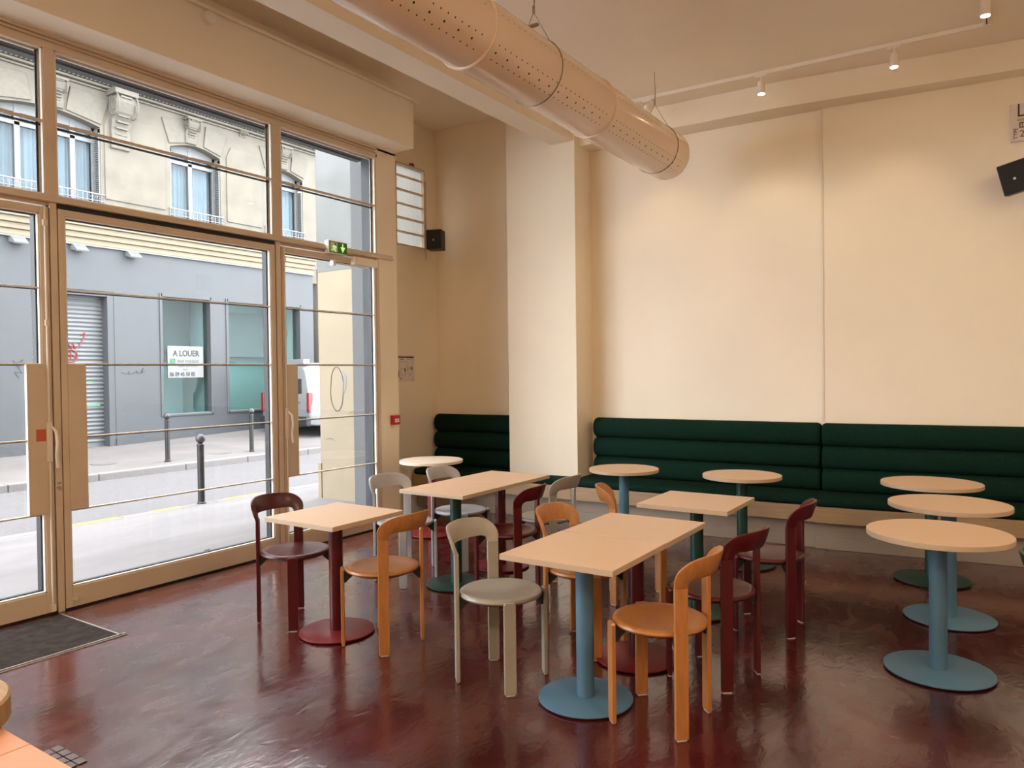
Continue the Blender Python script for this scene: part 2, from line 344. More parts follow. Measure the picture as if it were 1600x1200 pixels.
def upper_window(idx, y0, y1, lab):
    t = thing('window_%d' % idx, lab, 'window', (0, (y0+y1)/2, 2.84), kind=STR)
    dy = -(y0+y1)/2; dz = -2.84
    def bx(a, b): return ((a[0], a[1]+dy, a[2]+dz), (b[0], b[1]+dy, b[2]+dz))
    fr = MB(); w = .018
    for (x0, x1, ww) in ((-.03, -.004, .012), (-.062, -.045, .024)):
        fr.cur = 0
        fr.box(*bx((x0, y0, 2.835), (x1, y0+ww, 3.82))); fr.box(*bx((x0, y1-ww, 2.835), (x1, y1, 3.82)))
        fr.box(*bx((x0, y0, 2.835), (x1, y1, 2.835+ww*.6))); fr.box(*bx((x0, y0, 3.82-ww), (x1, y1, 3.82)))
    fr.build('window_frame', m_bead, t)
    g = MB(); g.box(*bx((-.0455, y1-.036, 2.85), (-.040, y1-.022, 3.80))); g.build('gasket', m_black, t)
    MB().box(*bx((-.040, y0+.005, 2.84), (-.036, y1-.005, 3.815))).build('pane', m_glass, t)
    MB().box(*bx((-.034, y0, 3.318), (-.008, y1, 3.335))).build('glazing_bar', m_frame, t, bevel=.002)
    MB().box(*bx((-.058, y0, 3.300), (-.041, y1, 3.312))).build('glazing_bar', m_lintel, t)
    return t
upper_window(1, .65, 2.42, 'top window above the left door, cut off by the picture edge')
upper_window(2, 2.49, 4.28, 'wide top window above the wide glass door')
upper_window(3, 4.37, 5.57, 'top window above the right-hand door and exit sign')
upper_window(5, -1.18, .58, 'top window beyond the left edge of the picture')

def door_leaf(idx, y0, y1, g0, g1, lab, panel=None, label_panel=None):
    """leaf outer y0..y1, glass g0..g1; local origin at floor centre of the leaf"""
    c = (y0+y1)/2
    t = thing('door_%d' % idx, lab, 'door', (0, c, 0), kind=STR)
    def bx(a, b): return ((a[0], a[1]-c, a[2]), (b[0], b[1]-c, b[2]))
    f = MB()
    f.box(*bx((-.055, y0, .012), (0, g0, 2.750))); f.box(*bx((-.055, g1, .012), (0, y1, 2.750)))
    f.box(*bx((-.055, g0, .012), (0, g1, .150))); f.box(*bx((-.055, g0, 2.705), (0, g1, 2.750)))
    f.build('door_frame', m_frame, t, bevel=.003)
    w = MB()
    w.box(*bx((-.030, g0, .150), (-.006, g0+.010, 2.705))); w.box(*bx((-.030, g1-.010, .150), (-.006, g1, 2.705)))
    w.box(*bx((-.030, g0, .150), (-.006, g1, .162))); w.box(*bx((-.030, g0, 2.695), (-.006, g1, 2.705)))
    w.build('glazing_bead', m_bead, t)
    k = MB()
    k.box(*bx((-.075, g0, .150), (-.040, g0+.012, 2.705))); k.box(*bx((-.095, g1-.018, .150), (-.040, g1, 2.705)))
    k.box(*bx((-.070, g0, .150), (-.040, g1, .168))); k.box(*bx((-.070, g0, 2.69), (-.040, g1, 2.705)))
    k.build('gasket', m_black, t)
    MB().box(*bx((-.038, g0, .152), (-.033, g1, 2.703))).build('pane', m_glass, t)
    for z in (.680, 1.183, 1.692, 2.202):
        MB().box(*bx((-.030, g0, z-.003), (-.010, g1, z+.006))).build('glazing_bar', m_bead, t, bevel=.0015)  # paler bead paint stands in for light along the bar top
        MB().box(*bx((-.054, g0, z-.010), (-.040, g1, z-.003))).build('glazing_bar', m_lintel, t)
    if panel:
        p = MB().box(*bx((-.030, panel[0], .684), (.003, panel[1], 1.694))).build('push_panel', m_frame, t, bevel=.002)
        if label_panel: label_panel(p, c)
    return t, bx
def sticker(p, c):
    s = B((.0028, 2.325-c, 1.175), (.0040, 2.395-c, 1.255)).build('sticker', m_sticker, p); s['label'] = 'orange-red sticker'
d1, bx1 = door_leaf(1, .66, 2.432, .72, 2.375, 'left glass door with a bolt handle, cut off by the picture edge', (2.275, 2.42), sticker)
d2, bx2 = door_leaf(2, 2.492, 4.292, 2.533, 4.245, 'wide middle glass door facing the empty grey shop', (2.533, 2.655))
d3, bx3 = door_leaf(3, 4.362, 5.555, 4.392, 5.540, 'narrower right-hand glass door below the exit sign', (4.392, 4.522))
door_leaf(4, -1.16, .575, -1.10, .52, 'glass door beyond the left edge of the picture')
def bolt(d, bx, y):
    m = MB(); m.tube([bx((.012, y, .03), (0, 0, 0))[0], bx((.012, y, 1.06), (0, 0, 0))[0]], .008, 8)
    m.tube([bx((.012, y, 1.28), (0, 0, 0))[0], bx((.012, y, 2.75), (0, 0, 0))[0]], .008, 8)
    m.box(*bx((0, y-.014, .02), (.022, y+.014, .07))); m.box(*bx((0, y-.013, 2.62), (.02, y+.013, 2.66))); m.box(*bx((0, y-.012, 1.95), (.02, y+.012, 1.99)))
    m.build('bolt_rod', m_bead, d, smooth=True)
    h = MB(); h.box(*bx((0, y-.018, 1.03), (.020, y+.018, 1.30)))
    h.build('handle_plate', m_bead, d, bevel=.006)
    h = MB(); P = lambda x, yy, z: bx((x, yy, z), (0, 0, 0))[0]
    h.tube([P(.02, y+.012, 1.27), P(.05, y+.024, 1.24), P(.062, y+.030, 1.16), P(.048, y+.026, 1.08), P(.052, y+.034, .99)], [.008, .010, .011, .011, .013], 8)
    h.build('handle', m_bead, d, smooth=True)
tag(B((-.05, 2.49, 2.752), (-.008, 4.295, 2.784)).build('door_seal', m_black), 'black shadow gap above the wide middle door', 'seal', kind=STR)  # black box stands in for the dark gap over the leaf
bolt(d1, bx1, 2.403); bolt(d3, bx3, 4.382)
# closer on door 3
m = MB(); m.box(*bx3((.0, 5.20, 2.68), (.06, 5.53, 2.755))); m.build('closer_box', m_white_metal, d3, bevel=.004)
m = MB(); m.box(*bx3((.035, 4.94, 2.655), (.055, 5.40, 2.672))); m.box(*bx3((.0, 4.93, 2.64), (.05, 4.965, 2.70))); m.build('closer_arm', m_silver, d3, bevel=.003)
# keyholes
m = MB(); m.tube([(0, 2.461, .85), (.014, 2.461, .85)], .012, 10); m.tube([(0, 2.461, .885), (.010, 2.461, .885)], .008, 10)
o = m.build('lock', m_silver, None, smooth=True); tag(o, 'small round lock on the post between left and wide door', 'lock')
m = MB(); m.tube([bx2((-.001, 2.55, .065), (0, 0, 0))[0], bx2((.02, 2.55, .065), (0, 0, 0))[0]], .012, 10); m.build('floor_lock', m_bead, d2, smooth=True)

# small slatted window in the recess
t = thing('window_4', 'small high window with horizontal bars beside the left speaker', 'window', (-.6, 6.78, 3.62), kind=STR)
m = MB()
for (a, b) in (((-.05, -.265, -.495), (.012, -.245, .485)), ((-.05, .245, -.495), (.012, .265, .485)), ((-.05, -.265, -.495), (.012, .265, -.475)), ((-.05, -.265, .465), (.012, .265, .485))): m.box(a, b)
m.build('window_frame', m_frame, t, bevel=.003)
def frost():
    m = bpy.data.materials.new('frosted_wired_glass'); m.use_nodes = True; n = m.node_tree; N = n.nodes; L = n.links
    N.remove(N['Principled BSDF']); out = N['Material Output']
    tr = N.new('ShaderNodeBsdfTranslucent'); tr.inputs[0].default_value = (.6, .6, .58, 1)
    tp = N.new('ShaderNodeBsdfTransparent'); tp.inputs[0].default_value = (.95, .95, .93, 1)
    br = N.new('ShaderNodeTexBrick'); br.offset = 0; br.inputs['Scale'].default_value = 1.0
    br.inputs['Brick Width'].default_value = .024; br.inputs['Row Height'].default_value = .022; br.inputs['Mortar Size'].default_value = .0016
    br.inputs['Color1'].default_value = (.62, .60, .56, 1); br.inputs['Color2'].default_value = (.62, .60, .56, 1); br.inputs['Mortar'].default_value = (0.38, .37, .34, 1)
    tc = N.new('ShaderNodeTexCoord'); mp = N.new('ShaderNodeMapping'); mp.inputs['Rotation'].default_value = (0, PI/2, PI/2)
    sx = N.new('ShaderNodeSeparateXYZ'); cx = N.new('ShaderNodeCombineXYZ'); L.new(tc.outputs['Object'], sx.inputs[0]); L.new(sx.outputs[1], cx.inputs[0]); L.new(sx.outputs[2], cx.inputs[1])
    L.new(cx.outputs[0], br.inputs['Vector']); L.new(br.outputs[0], tr.inputs[0]); L.new(br.outputs[0], tp.inputs[0])
    mx = N.new('ShaderNodeMixShader'); mx.inputs[0].default_value = .55; L.new(tr.outputs[0], mx.inputs[1]); L.new(tp.outputs[0], mx.inputs[2])
    L.new(mx.outputs[0], out.inputs[0]); return m
B((-.034, -.245, -.475), (-.028, .245, .465)).build('pane', frost(), t)
for k in range(5):
    z = -.475+.94*(k+.82)/5.65
    B((-.026, -.245, z), (-.004, .245, z+.026))  .build('window_bar', m_bead, t, bevel=.002)
m = MB(); m.box((.012, -.02, .49), (.02, .06, .51)); m.tube([(.015, 0, .5), (.03, .02, .52), (.03, .05, .50)], .006, 6); m.build('latch', m_inkbrown, t)
B((.0, .275, -.62), (.02, .29, .35)).build('cord_cover', m_bead, t)

# ================================================================== STREET
XF = -11.0
def sidewalk():
    tag(B((-3.46, -6, -.30), (-.06, 30, -.10)).build('near_sidewalk', m_pave), 'pale asphalt sidewalk right outside the shop front', 'sidewalk', kind=STR)
    tag(B((-7.45, -6, -.5), (-3.46, 30, -.17)).build('road', m_asphalt), 'grey asphalt road between the two sidewalks', 'road', kind=STR)
    me = MB(); k = 0
    me.v = [(-7.6, -6, -.05), (-7.6, 30, -.05), (-11.2, 30, .45), (-11.2, 12.5, .20), (-11.2, 8, .06), (-11.2, -6, .0), (-7.6, 8, -.05), (-7.6, 12.5, -.05)]
    me.f = [(0, 6, 4, 5), (6, 7, 3, 4), (7, 1, 2, 3)]; me.mi = [0]*3
    me.box((-11.2, -6, -.5), (-7.6, 30, -.12))
    tag(me.build('far_sidewalk', m_pave2), 'sloping asphalt sidewalk in front of the grey shop', 'sidewalk', kind=STR)
    kb = thing('far_kerb', 'pale granite kerb on the far side of the road', 'kerb', (-7.5, 8, -.05), kind=STR)
    y = -4.0
    while y < 22:
        L = 1.35+.5*random.random()
        B((-.12, y+.006-8, -.14), (.06, y+L-.006-8, .004)).build('kerb_stone', m_kerb, kb, bevel=.015); y += L
    kb = thing('near_kerb', 'pale granite kerb along the near sidewalk', 'kerb', (-3.5, 5, -.10), kind=STR)
    y = -4.0
    while y < 22:
        L = 1.2+.5*random.random()
        B((-.08, y+.006-5, -.09), (.10, y+L-.006-5, .004)).build('kerb_stone', m_kerb, kb, bevel=.012); y += L
    for i, (a, b) in enumerate(((2.6, 3.3), (3.95, 4.75), (5.15, 5.55), (6.2, 6.75))):
        o = B((-3.575, a, -.096), (-3.47, b, -.0935)).build('yellow_line', m_yellow)
        tag(o, ['yellow road dash seen through the left door', 'yellow road dash left of the wide door centre, beside the kerb', 'yellow road dash just left of the nearest bollard', 'yellow road dash right of the nearest bollard'][i], 'road marking', 'yellow dashes along the near kerb')
sidewalk()
for i, (x, y, r) in enumerate(((-8.6, 7.2, .22), (-8.3, 9.4, .28), (-8.9, 10.6, .30))):
    z = -.05+(.055 if y < 8 else .08)*(-7.6-x)/1.8+.012
    o = MB().lathe([(r, -.05), (r, .0), (r-.03, .004)], n=20).build('utility_cover', m_coverm, smooth=True); o.location = (x, y, z)
    tag(o, ['round utility cover on the far sidewalk near the rolling shutter', 'round utility cover on the far sidewalk between the two far bollards', 'round utility cover on the far sidewalk near the white van'][i], 'manhole cover', 'covers in the far sidewalk')
o = MB().extr([(-.05, 0), (.05, 0), (.01, .05)], 'y', -.03, .03).build('paper_scrap', m_signw); o.location = (-.95, 4.2, -.10); tag(o, 'small white crumpled paper scrap on the near sidewalk', 'litter')
def bollard(x, y, z, lab):
    t = thing('bollard', lab, 'bollard', (x, y, z), group='street bollards')
    MB().lathe([(.055, -.02), (.055, .02), (.044, .03), (.044, .76), (.048, .765), (.048, .79), (.040, .80), (.030, .81)], n=20).build('post', m_bollard, t, smooth=True)
    MB().lathe([(.012, .805)]+[(.062*math.sin(a), .868-.062*math.cos(a)) for a in [PI*k/10 for k in range(2, 10)]]+[(.006, .930)], n=20).build('ball', m_ball, t, smooth=True)
bollard(-3.50, 5.84, -.10, 'nearest street bollard with a round ball top, on the near sidewalk')
bollard(-7.95, 8.08, -.03, 'far street bollard in front of the grey shop window with the sign')
bollard(-7.95, 9.98, -.03, 'far street bollard beside the white van, half behind the door edge')

# ---- building opposite
b_ = thing('apartment_building', 'pale stone apartment building with a grey shop front across the street', 'building', (XF, 9, 0))
def bb(a, b): return ((a[0], a[1]-9, a[2]), (b[0], b[1]-9, b[2]))
def bpart(name, a, b, m, bevel=0, par=None):   # coordinates: x relative to the facade, y world
    return MB().box(*bb(a, b)).build(name, m, par or b_, bevel=bevel)
Y0, Y1 = -3.0, 14.38
# stone wall around the openings of the first floor (z 4.95 .. 8)
wins = [(3.55, 5.05), (6.45, 8.52), (10.14, 11.48), (12.85, 14.10)]
tops = 7.20
m = MB(); ys = Y0
for (a, b) in wins:
    m.box(*bb((-.5, ys, 4.9), (0, a, tops))); ys = b
m.box(*bb((-.5, ys, 4.9), (0, Y1+.2, tops)))
m.box(*bb((-.5, Y0, tops), (0, Y1+.2, 9.6))); m.box(*bb((-.5, Y0, 4.6), (0, Y1+.2, 5.36)))
m.build('stone_wall', m_stone, b_)
def arch(a, b):   # slightly arched head filling the top of the opening
    n = 10; pts = [(a-9, tops+.01)]
    pts += [(a-9+(b-a)*k/n, tops-.16+.15*math.sin(PI*k/n)) for k in range(n+1)]+[(b-9, tops+.01)]
    MB().extr(pts, 'x', -.22, -.002).build('arched_head', m_stone, b_)
def upper_win(a, b, nleaf, mulls):
    arch(a, b)
    f = MB(); f.box(*bb((-.30, a, 5.3), (-.24, a+.07, tops))); f.box(*bb((-.30, b-.07, 5.3), (-.24, b, tops)))
    f.box(*bb((-.30, a, tops-.22), (-.24, b, tops)))
    for y in mulls: f.box(*bb((-.31, y-.055, 5.3), (-.23, y+.055, tops)))
    f.box(*bb((-.30, a, 6.72), (-.23, b, 6.80)))
    fo = f.build('window_frame', m_wframe, b_, bevel=.006)
    edges = [a+.07]+[v for y in mulls for v in (y-.055, y+.055)]+[b-.07]
    for k in range(0, len(edges), 2):
        bpart('pane', (-.285, edges[k], 5.3), (-.280, edges[k+1], 6.72), m_wglass, par=fo)
        bpart('pane', (-.285, edges[k], 6.80), (-.280, edges[k+1], tops-.22), m_wglass, par=fo)
    # curtain with folds
    n = int((b-a)*36); c = MB(); k0 = 0
    for k in range(n+1):
        y = a+.05+(b-a-.1)*k/n-9; x = -.40+.018*math.sin(k*1.3)+.01*math.sin(k*.47)
        c.v += [(x, y, 5.2), (x, y, tops)]
        if k: c.f.append((2*k-2, 2*k, 2*k+1, 2*k-1)); c.mi.append(0)
    c.build('curtain', m_curtain, b_)
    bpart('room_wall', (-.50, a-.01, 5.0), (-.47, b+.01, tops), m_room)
    # folded louvred shutters against the jambs
    for (y, s) in ((a, 1), (b, -1)):
        sh = MB(); yy = y+s*.035
        sh.box(*bb((-.235, min(y, yy), 5.32), (-.02, max(y, yy), 5.40))); sh.box(*bb((-.235, min(y, yy), tops-.28), (-.02, max(y, yy), tops-.20)))
        sh.box(*bb((-.235, min(y, yy), 5.32), (-.205, max(y, yy), tops-.2))); sh.box(*bb((-.05, min(y, yy), 5.32), (-.02, max(y, yy), tops-.2)))
        so = sh.build('shutter', m_wframe, b_)
        lv = MB(); z = 5.42
        while z < tops-.30: lv.box(*bb((-.205, min(y, yy-s*.01), z), (-.05, max(y, yy-s*.01), z+.022))); z += .045
        lo = lv.build('louvre', m_wframe, so); lo['kind'] = 'stuff'
    # iron railing
    r = MB(); r.box(*bb((.02, a-.06, 5.56), (.045, b+.06, 5.585))); r.box(*bb((.02, a-.06, 5.42), (.04, b+.06, 5.435))); r.box(*bb((.02, a-.06, 5.30), (.04, b+.06, 5.315)))
    ro = r.build('railing', m_zinc, b_)
    y = a-.05
    r = MB()
    while y < b+.06:
        r.box(*bb((.024, y, 5.28), (.036, y+.012, 5.57)))
        r.tube([bb((.03, y+.05+.03*math.cos(q*PI/4), 5.50+.03*math.sin(q*PI/4)), (0, 0, 0))[0] for q in range(9)], .004, 4); y += .10
    rr = r.build('baluster', m_zinc, ro); rr['kind'] = 'stuff'
upper_win(3.55, 5.05, 2, [4.3]); upper_win(6.45, 8.52, 4, [6.98, 7.50, 8.05]); upper_win(10.14, 11.48, 2, [10.80]); upper_win(12.85, 14.10, 2, [13.48])
# voussoirs and framed wall panels with raised edges
def voussoir(yc, hw):
    for (s, a0, a1) in ((-1, .32, 1.0), (1, .32, 1.0)):
        pts = [(yc+s*hw*a0-9, 7.22), (yc+s*(hw+.02)-9, 7.10), (yc+s*(hw+.20)-9, 7.66), (yc+s*hw*a0*1.3-9, 7.74)]
        if s > 0: pts = pts[::-1]
        MB().extr(pts, 'x', -.01, .035).build('voussoir', m_stone2, b_, bevel=.012)
def scroll(yc, z0, z1, w, d):
    """carved console: S-curved scroll profile, cap and ribs"""
    h = z1-z0; pr = [(0, z0), (.25*d, z0+.02*h), (.35*d, z0+.18*h), (.30*d, z0+.34*h), (.45*d, z0+.5*h), (.8*d, z0+.62*h), (d, z0+.78*h), (.95*d, z0+.88*h), (0, z0+.9*h)]
    P = MB().extr([(x, z) for x, z in pr], 'y', yc-w/2-9, yc+w/2-9).build('console', m_stone2, b_, bevel=.012)
    MB().box((0, yc-w*.62-9, z0+.9*h), (d*1.12, yc+w*.62-9, z1)).build('console_cap', m_stone2, P, bevel=.01)
    rb = MB()
    for s in (-1, 1):
        for q in range(1, 3):
            rr = .20*h*q/2
            rb.tube([(d*.70-rr*math.cos(k*PI/6)*.8, yc-9+s*(w/2+.004), z0+.74*h+rr*math.sin(k*PI/6)) for k in range(13)], .016, 6)
    for k in range(7):
        f = k/6; x = d*(.32+.66*f) if f < .9 else d; z = z0+h*(.25+.6*f)
        rb.box((x*.5, yc-w*.30-9, z), (x+.02, yc+w*.30-9, z+.03*h))
    o = rb.build('carving', m_stone2, P); o['kind'] = 'stuff'
for yc, hw in ((4.3, .75), (7.48, 1.03), (10.80, .67), (13.48, .63)):
    voussoir(yc, hw)
for yc in (4.2, 7.60, 10.66, 13.40): scroll(yc, 7.20, 7.80, .30, .22)
for yc in (5.75, 8.92): scroll(yc, 6.62, 7.90, .42, .36)
scroll(12.15, 7.75, 7.90, .2, .1)
for (a, b) in ((8.55, 10.05), (11.60, 12.76), (5.15, 6.3)):
    z0, z1 = 5.5, 7.40; c = .28
    pts = [(a-9+.05, z0), (b-9-.05, z0), (b-9-.05, z1-c), (b-9-.18, z1), (a-9+.18, z1), (a-9+.05, z1-c)]
    MB().extr(pts, 'x', -.01, .030).build('raised_panel', m_stone, b_, bevel=.012)
# string courses and balcony slab
for (z0, z1, d) in ((7.84, 7.88, .06), (7.90, 7.95, .12), (7.97, 8.02, .20)): bpart('moulding', (-.1, Y0, z0), (d, Y1+.2, z1), m_stone, .008)
bpart('balcony_slab', (-.1, Y0, 8.10), (.62, Y1+.2, 8.26), m_stone, .01); bpart('moulding', (-.1, Y0, 8.02), (.30, Y1+.2, 8.10), m_cornice, .008)
dn = MB(); y = Y0
while y < Y1:
    dn.box(*bb((.1, y, 7.955), (.17, y+.045, 7.995))); y += .09
o = dn.build('dentil', m_stone2, b_); o['kind'] = 'stuff'
# cornice above the shop
bpart('zinc_ledge', (-.1, Y0, 5.02), (.34, Y1, 5.06), m_zinc, .004); bpart('zinc_ledge', (-.1, Y0, 4.92), (.30, Y1, 4.98), m_zinc, .004)
bpart('stone_wall', (-.5, Y0, 4.2), (-.02, Y1+.2, 4.95), m_stone)
for (z0, z1, d) in ((4.80, 4.90, .26), (4.68, 4.80, .20), (4.56, 4.68, .14), (4.44, 4.56, .09)): bpart('cornice_moulding', (-.05, Y0, z0), (d, Y1, z1), m_cornice, .012)
bpart('cornice_edge', (-.05, Y0, 4.405), (.11, Y1, 4.435), m_wframe); bpart('shadow_gap', (-.05, Y0, 4.425), (.085, Y1, 4.445), m_greyd)
for (a, b) in ((2.0, 3.4), (8.5, 10.3), (10.5, 12.0)):
    bpart('strip_light_box', (.10, a, 4.955), (.32, b, 5.01), m_zinc, .006)
# grey shopfront
openings = [(7.05, 8.72, 3.47, .05), (9.80, 11.12, 3.50, .68), (11.56, 13.92, 3.50, .68), (2.6, 5.6, 3.50, .68)]
m = MB(); 
for (a, b, t_, s_) in [(Y0, 2.6, 0, 0), (5.6, 7.05, 0, 0), (8.72, 9.80, 0, 0), (11.12, 11.56, 0, 0), (13.92, Y1, 0, 0)]:
    m.box(*bb((-.3, a, -.1), (.04, b, 3.4699)))
m.box(*bb((-.3, Y0, 3.47), (.04, Y1, 4.41)))
for (a, b) in ((9.80, 11.12), (11.56, 13.92), (2.6, 5.6)): m.box(*bb((-.3, a, -.1), (.04, b, .68)))
m.build('shopfront_panel', m_greyp, b_)
g = MB(); g.v = []; 
for (a, b, za, zb) in ((8.72, 13.0, .24, .46), (13.0, Y1, .46, .55), (5.6, 7.05, .22, .30), (Y0, 5.6, .1, .25)):
    k = len(g.v); g.v += [(.04, a-9, -.1), (.06, a-9, -.1), (.06, a-9, za), (.04, a-9, za), (.04, b-9, -.1), (.06, b-9, -.1), (.06, b-9, zb), (.04, b-9, zb)]
    for f in ((0, 1, 2, 3), (4, 7, 6, 5), (0, 4, 5, 1), (1, 5, 6, 2), (2, 6, 7, 3), (3, 7, 4, 0)): g.f.append(tuple(k+i for i in f)); g.mi.append(0)
g.build('skirting', m_greyd, b_)
for (a, b) in ((9.80, 11.12), (11.56, 13.92), (2.6, 5.6)):
    f = MB(); w = .06
    f.box(*bb((-.12, a-.03, .65), (.065, a+w-.02, 3.54))); f.box(*bb((-.12, b-w+.02, .65), (.065, b+.03, 3.54))); f.box(*bb((-.12, a, .65), (.065, b, .70))); f.box(*bb((-.12, a, 3.46), (.065, b, 3.54)))
    fo = f.build('display_window', m_greyp, b_, bevel=.008)
    bpart('pane', (-.10, a+.03, .69), (-.09, b-.03, 3.48), m_shopglass, par=fo)
    bpart('window_sill', (-.1, a, .70), (.02, b, .715), m_wframe, par=fo)
    bpart('interior_wall', (-1.3, a-.3, .0), (-1.25, b+.5, 3.9), m_shopint)
    bpart('interior_side', (-1.3, b+.02, .0), (-.3, b+.06, 3.9), m_shopint); bpart('interior_side', (-1.3, a-.06, .0), (-.3, a-.02, 3.9), m_shopint)
    bpart('interior_ceiling', (-1.3, a-.06, 3.6), (-.3, b+.06, 3.66), m_shopint2); bpart('interior_floor', (-1.3, a-.06, .2), (-.3, b+.06, .3), m_shopint2)
bpart('interior_board', (-.95, 10.30, 2.15), (-.90, 11.30, 3.55), m_shopint2); bpart('interior_board', (-.95, 12.0, 2.1), (-.90, 14.2, 3.3), m_shopint2)
# rolling shutter
sh = bpart('rolling_shutter', (-.26, 7.03, .06), (-.22, 8.62, 3.47), m_slat)
bpart('shutter_jamb', (-.25, 8.58, .06), (.03, 8.74, 3.47), m_greyp); bpart('shutter_box', (-.24, 7.05, 3.36), (.02, 8.72, 3.47), m_greyd)
z = .16; me_s = None
while z < 3.36:
    if me_s is None:
        me_s = MB().extr([(-.23, 0), (-.205, .010), (-.192, .04), (-.205, .072), (-.23, .082)], 'y', 7.05-9, 8.60-9).build('slat', m_slat, sh, smooth=True)
        me_s.location = (0, 0, z)
    else:
        c = me_s.copy(); C.objects.link(c); c.location = (0, 0, z)
    z += .09
def scribble(pts, x, m, r=.012, name='graffiti', par=None, sc=1.0):
    MB().tube([(x, y-9, z) for y, z in pts], r, 5).build(name, m, par or b_)
scribble([(7.78, 2.30), (7.83, 2.22), (7.86, 2.33), (7.91, 2.20), (7.95, 2.33), (8.00, 2.22), (8.08, 2.28), (8.18, 2.46), (8.20, 2.56), (8.11, 2.52)], -.185, m_graf, .014, par=sh)
scribble([(7.90+.14*math.cos(k*PI/8), 2.06+.13*math.sin(k*PI/8)) for k in range(17)], -.185, m_graf, .013, par=sh)
scribble([(7.78, 2.04), (7.90, 2.10), (8.02, 2.02)], -.185, m_graf, .012, par=sh); scribble([(7.90, 2.16), (7.90, 1.98)], -.185, m_graf, .012, par=sh)
for (a, b, z) in ((8.1, 8.35, 1.45), (7.95, 8.5, .95)): MB().box(*bb((-.196, a, z), (-.187, b, z+.06))).build('graffiti', m_grafg, sh, bevel=.004)
scribble([(8.86, 1.70), (8.95, 1.66), (9.05, 1.72), (9.0, 1.66), (9.12, 1.67), (9.2, 1.73), (9.22, 1.68), (9.32, 1.68), (9.36, 1.80), (9.30, 1.70), (9.40, 1.72)], .045, m_grafk, .006)
scribble([(6.70, 1.95), (6.80, 1.80), (6.88, 1.97), (6.74, 1.88), (6.86, 1.70), (6.72, 1.72), (6.80, 1.60)], .045, m_grafk, .006)
# shop lamps
for k, y in enumerate((4.8, 5.75, 6.80, 7.96, 9.12)):
    l = MB(); l.extr([(0.03, 4.30), (.28, 4.24), (.30, 4.28), (.14, 4.40), (.03, 4.40)], 'y', y-9-.13, y-9+.13)
    l.build('shop_lamp', m_wframe, b_, bevel=.008)
# for-rent board
sb = thing('for_rent_sign', 'white board reading A LOUER in the empty shop window', 'sign', (XF-.085, 10.49, 1.94))
B((0, -.47, -.38), (.012, .47, .38)).build('board', m_signw, sb, bevel=.003)
o3 = lambda y, z: (.0135, y, z)
text('A LOUER', .20, o3(-.33, .14), (0, 1, 0), 'lettering', m_signt, sb, sx=.84, bold=.005)
text('BNP PARIBAS', .105, o3(-.22, -.02), (0, 1, 0), 'lettering', m_signt2, sb, sx=.92, bold=.002)
text('REAL ESTATE', .085, o3(-.20, -.125), (0, 1, 0), 'lettering', m_signt2, sb, sx=.95)
text('Paris', .06, o3(-.08, -.20), (0, 1, 0), 'lettering', m_signg, sb)
text('06 09 45 50 85', .135, o3(-.42, -.34), (0, 1, 0), 'lettering', m_signt, sb, sx=.80, bold=.0035)
lg = B((.0122, -.41, -.05), (.0150, -.27, .08)).build('logo', m_signg, sb)
st = MB()
for (y, z, r) in ((-.385, .055, .012), (-.355, .035, .014), (-.325, .01, .014), (-.30, -.02, .012)):
    st.extr([(y+r*(1 if k % 2 == 0 else .45)*math.cos(k*PI/5), z+r*(1 if k % 2 == 0 else .45)*math.sin(k*PI/5)) for k in range(10)], 'x', .0150, .0162)
st.build('logo_star', m_signw, lg)
# end of the facade and a side street behind
tag(B((-11.5, 14.6, -.2), (-11.0, 30, 9.6)).build('distant_building', m_stone), 'pale stone building further along the street', 'building')

# ---- projecting neighbour wall on our side of the street
nb = thing('neighbour_building', 'projecting pale yellow rendered side wall outside the right-hand door', 'building', (-1.6, 6.98, -.12))
B((-.86, 0, -.1), (-.145, 1.6, 3.12)).build('yellow_render', m_plaster, nb)
B((-.145, .006, -.1), (.84, 1.6, 3.12)).build('grey_render', m_plaster3, nb)
B((-.87, -.004, 3.12), (-.10, 1.6, 12)).build('white_render', m_plaster2, nb); B((-.10, .0, 3.12), (.84, 1.6, 12)).build('grey_render', m_plaster3, nb)
B((-.90, -.015, -.1), (-.84, 1.6, .50)).build('base_course', m_plaster, nb)
MB().tube([(.03, -.03, -.02), (.03, -.03, 1.9)], .028, 10).build('downpipe', m_greyd, nb, smooth=True)
cx_, cz_ = -.52, 1.52
MB().tube([(cx_+.125*math.cos(k*PI/12)*(1+.05*math.sin(k)), -.003, cz_+.30*math.sin(k*PI/12)) for k in range(25)], .005, 4).build('pencil_oval', m_grafk, nb)
MB().extr([(cx_+.10, cz_-.10), (cx_+.17, cz_), (cx_+.19, cz_+.16), (cx_+.12, cz_+.24), (cx_+.13, cz_+.05)], 'y', -.004, .002).build('plaster_patch', m_signw, nb)
for (x0, z0) in ((-.75, .83), (-.3, 1.2)): MB().tube([(x0, -.002, z0), (x0+.10, -.002, z0+.02), (x0+.16, -.002, z0-.01)], .003, 4).build('plaster_crack', m_grafk, nb)

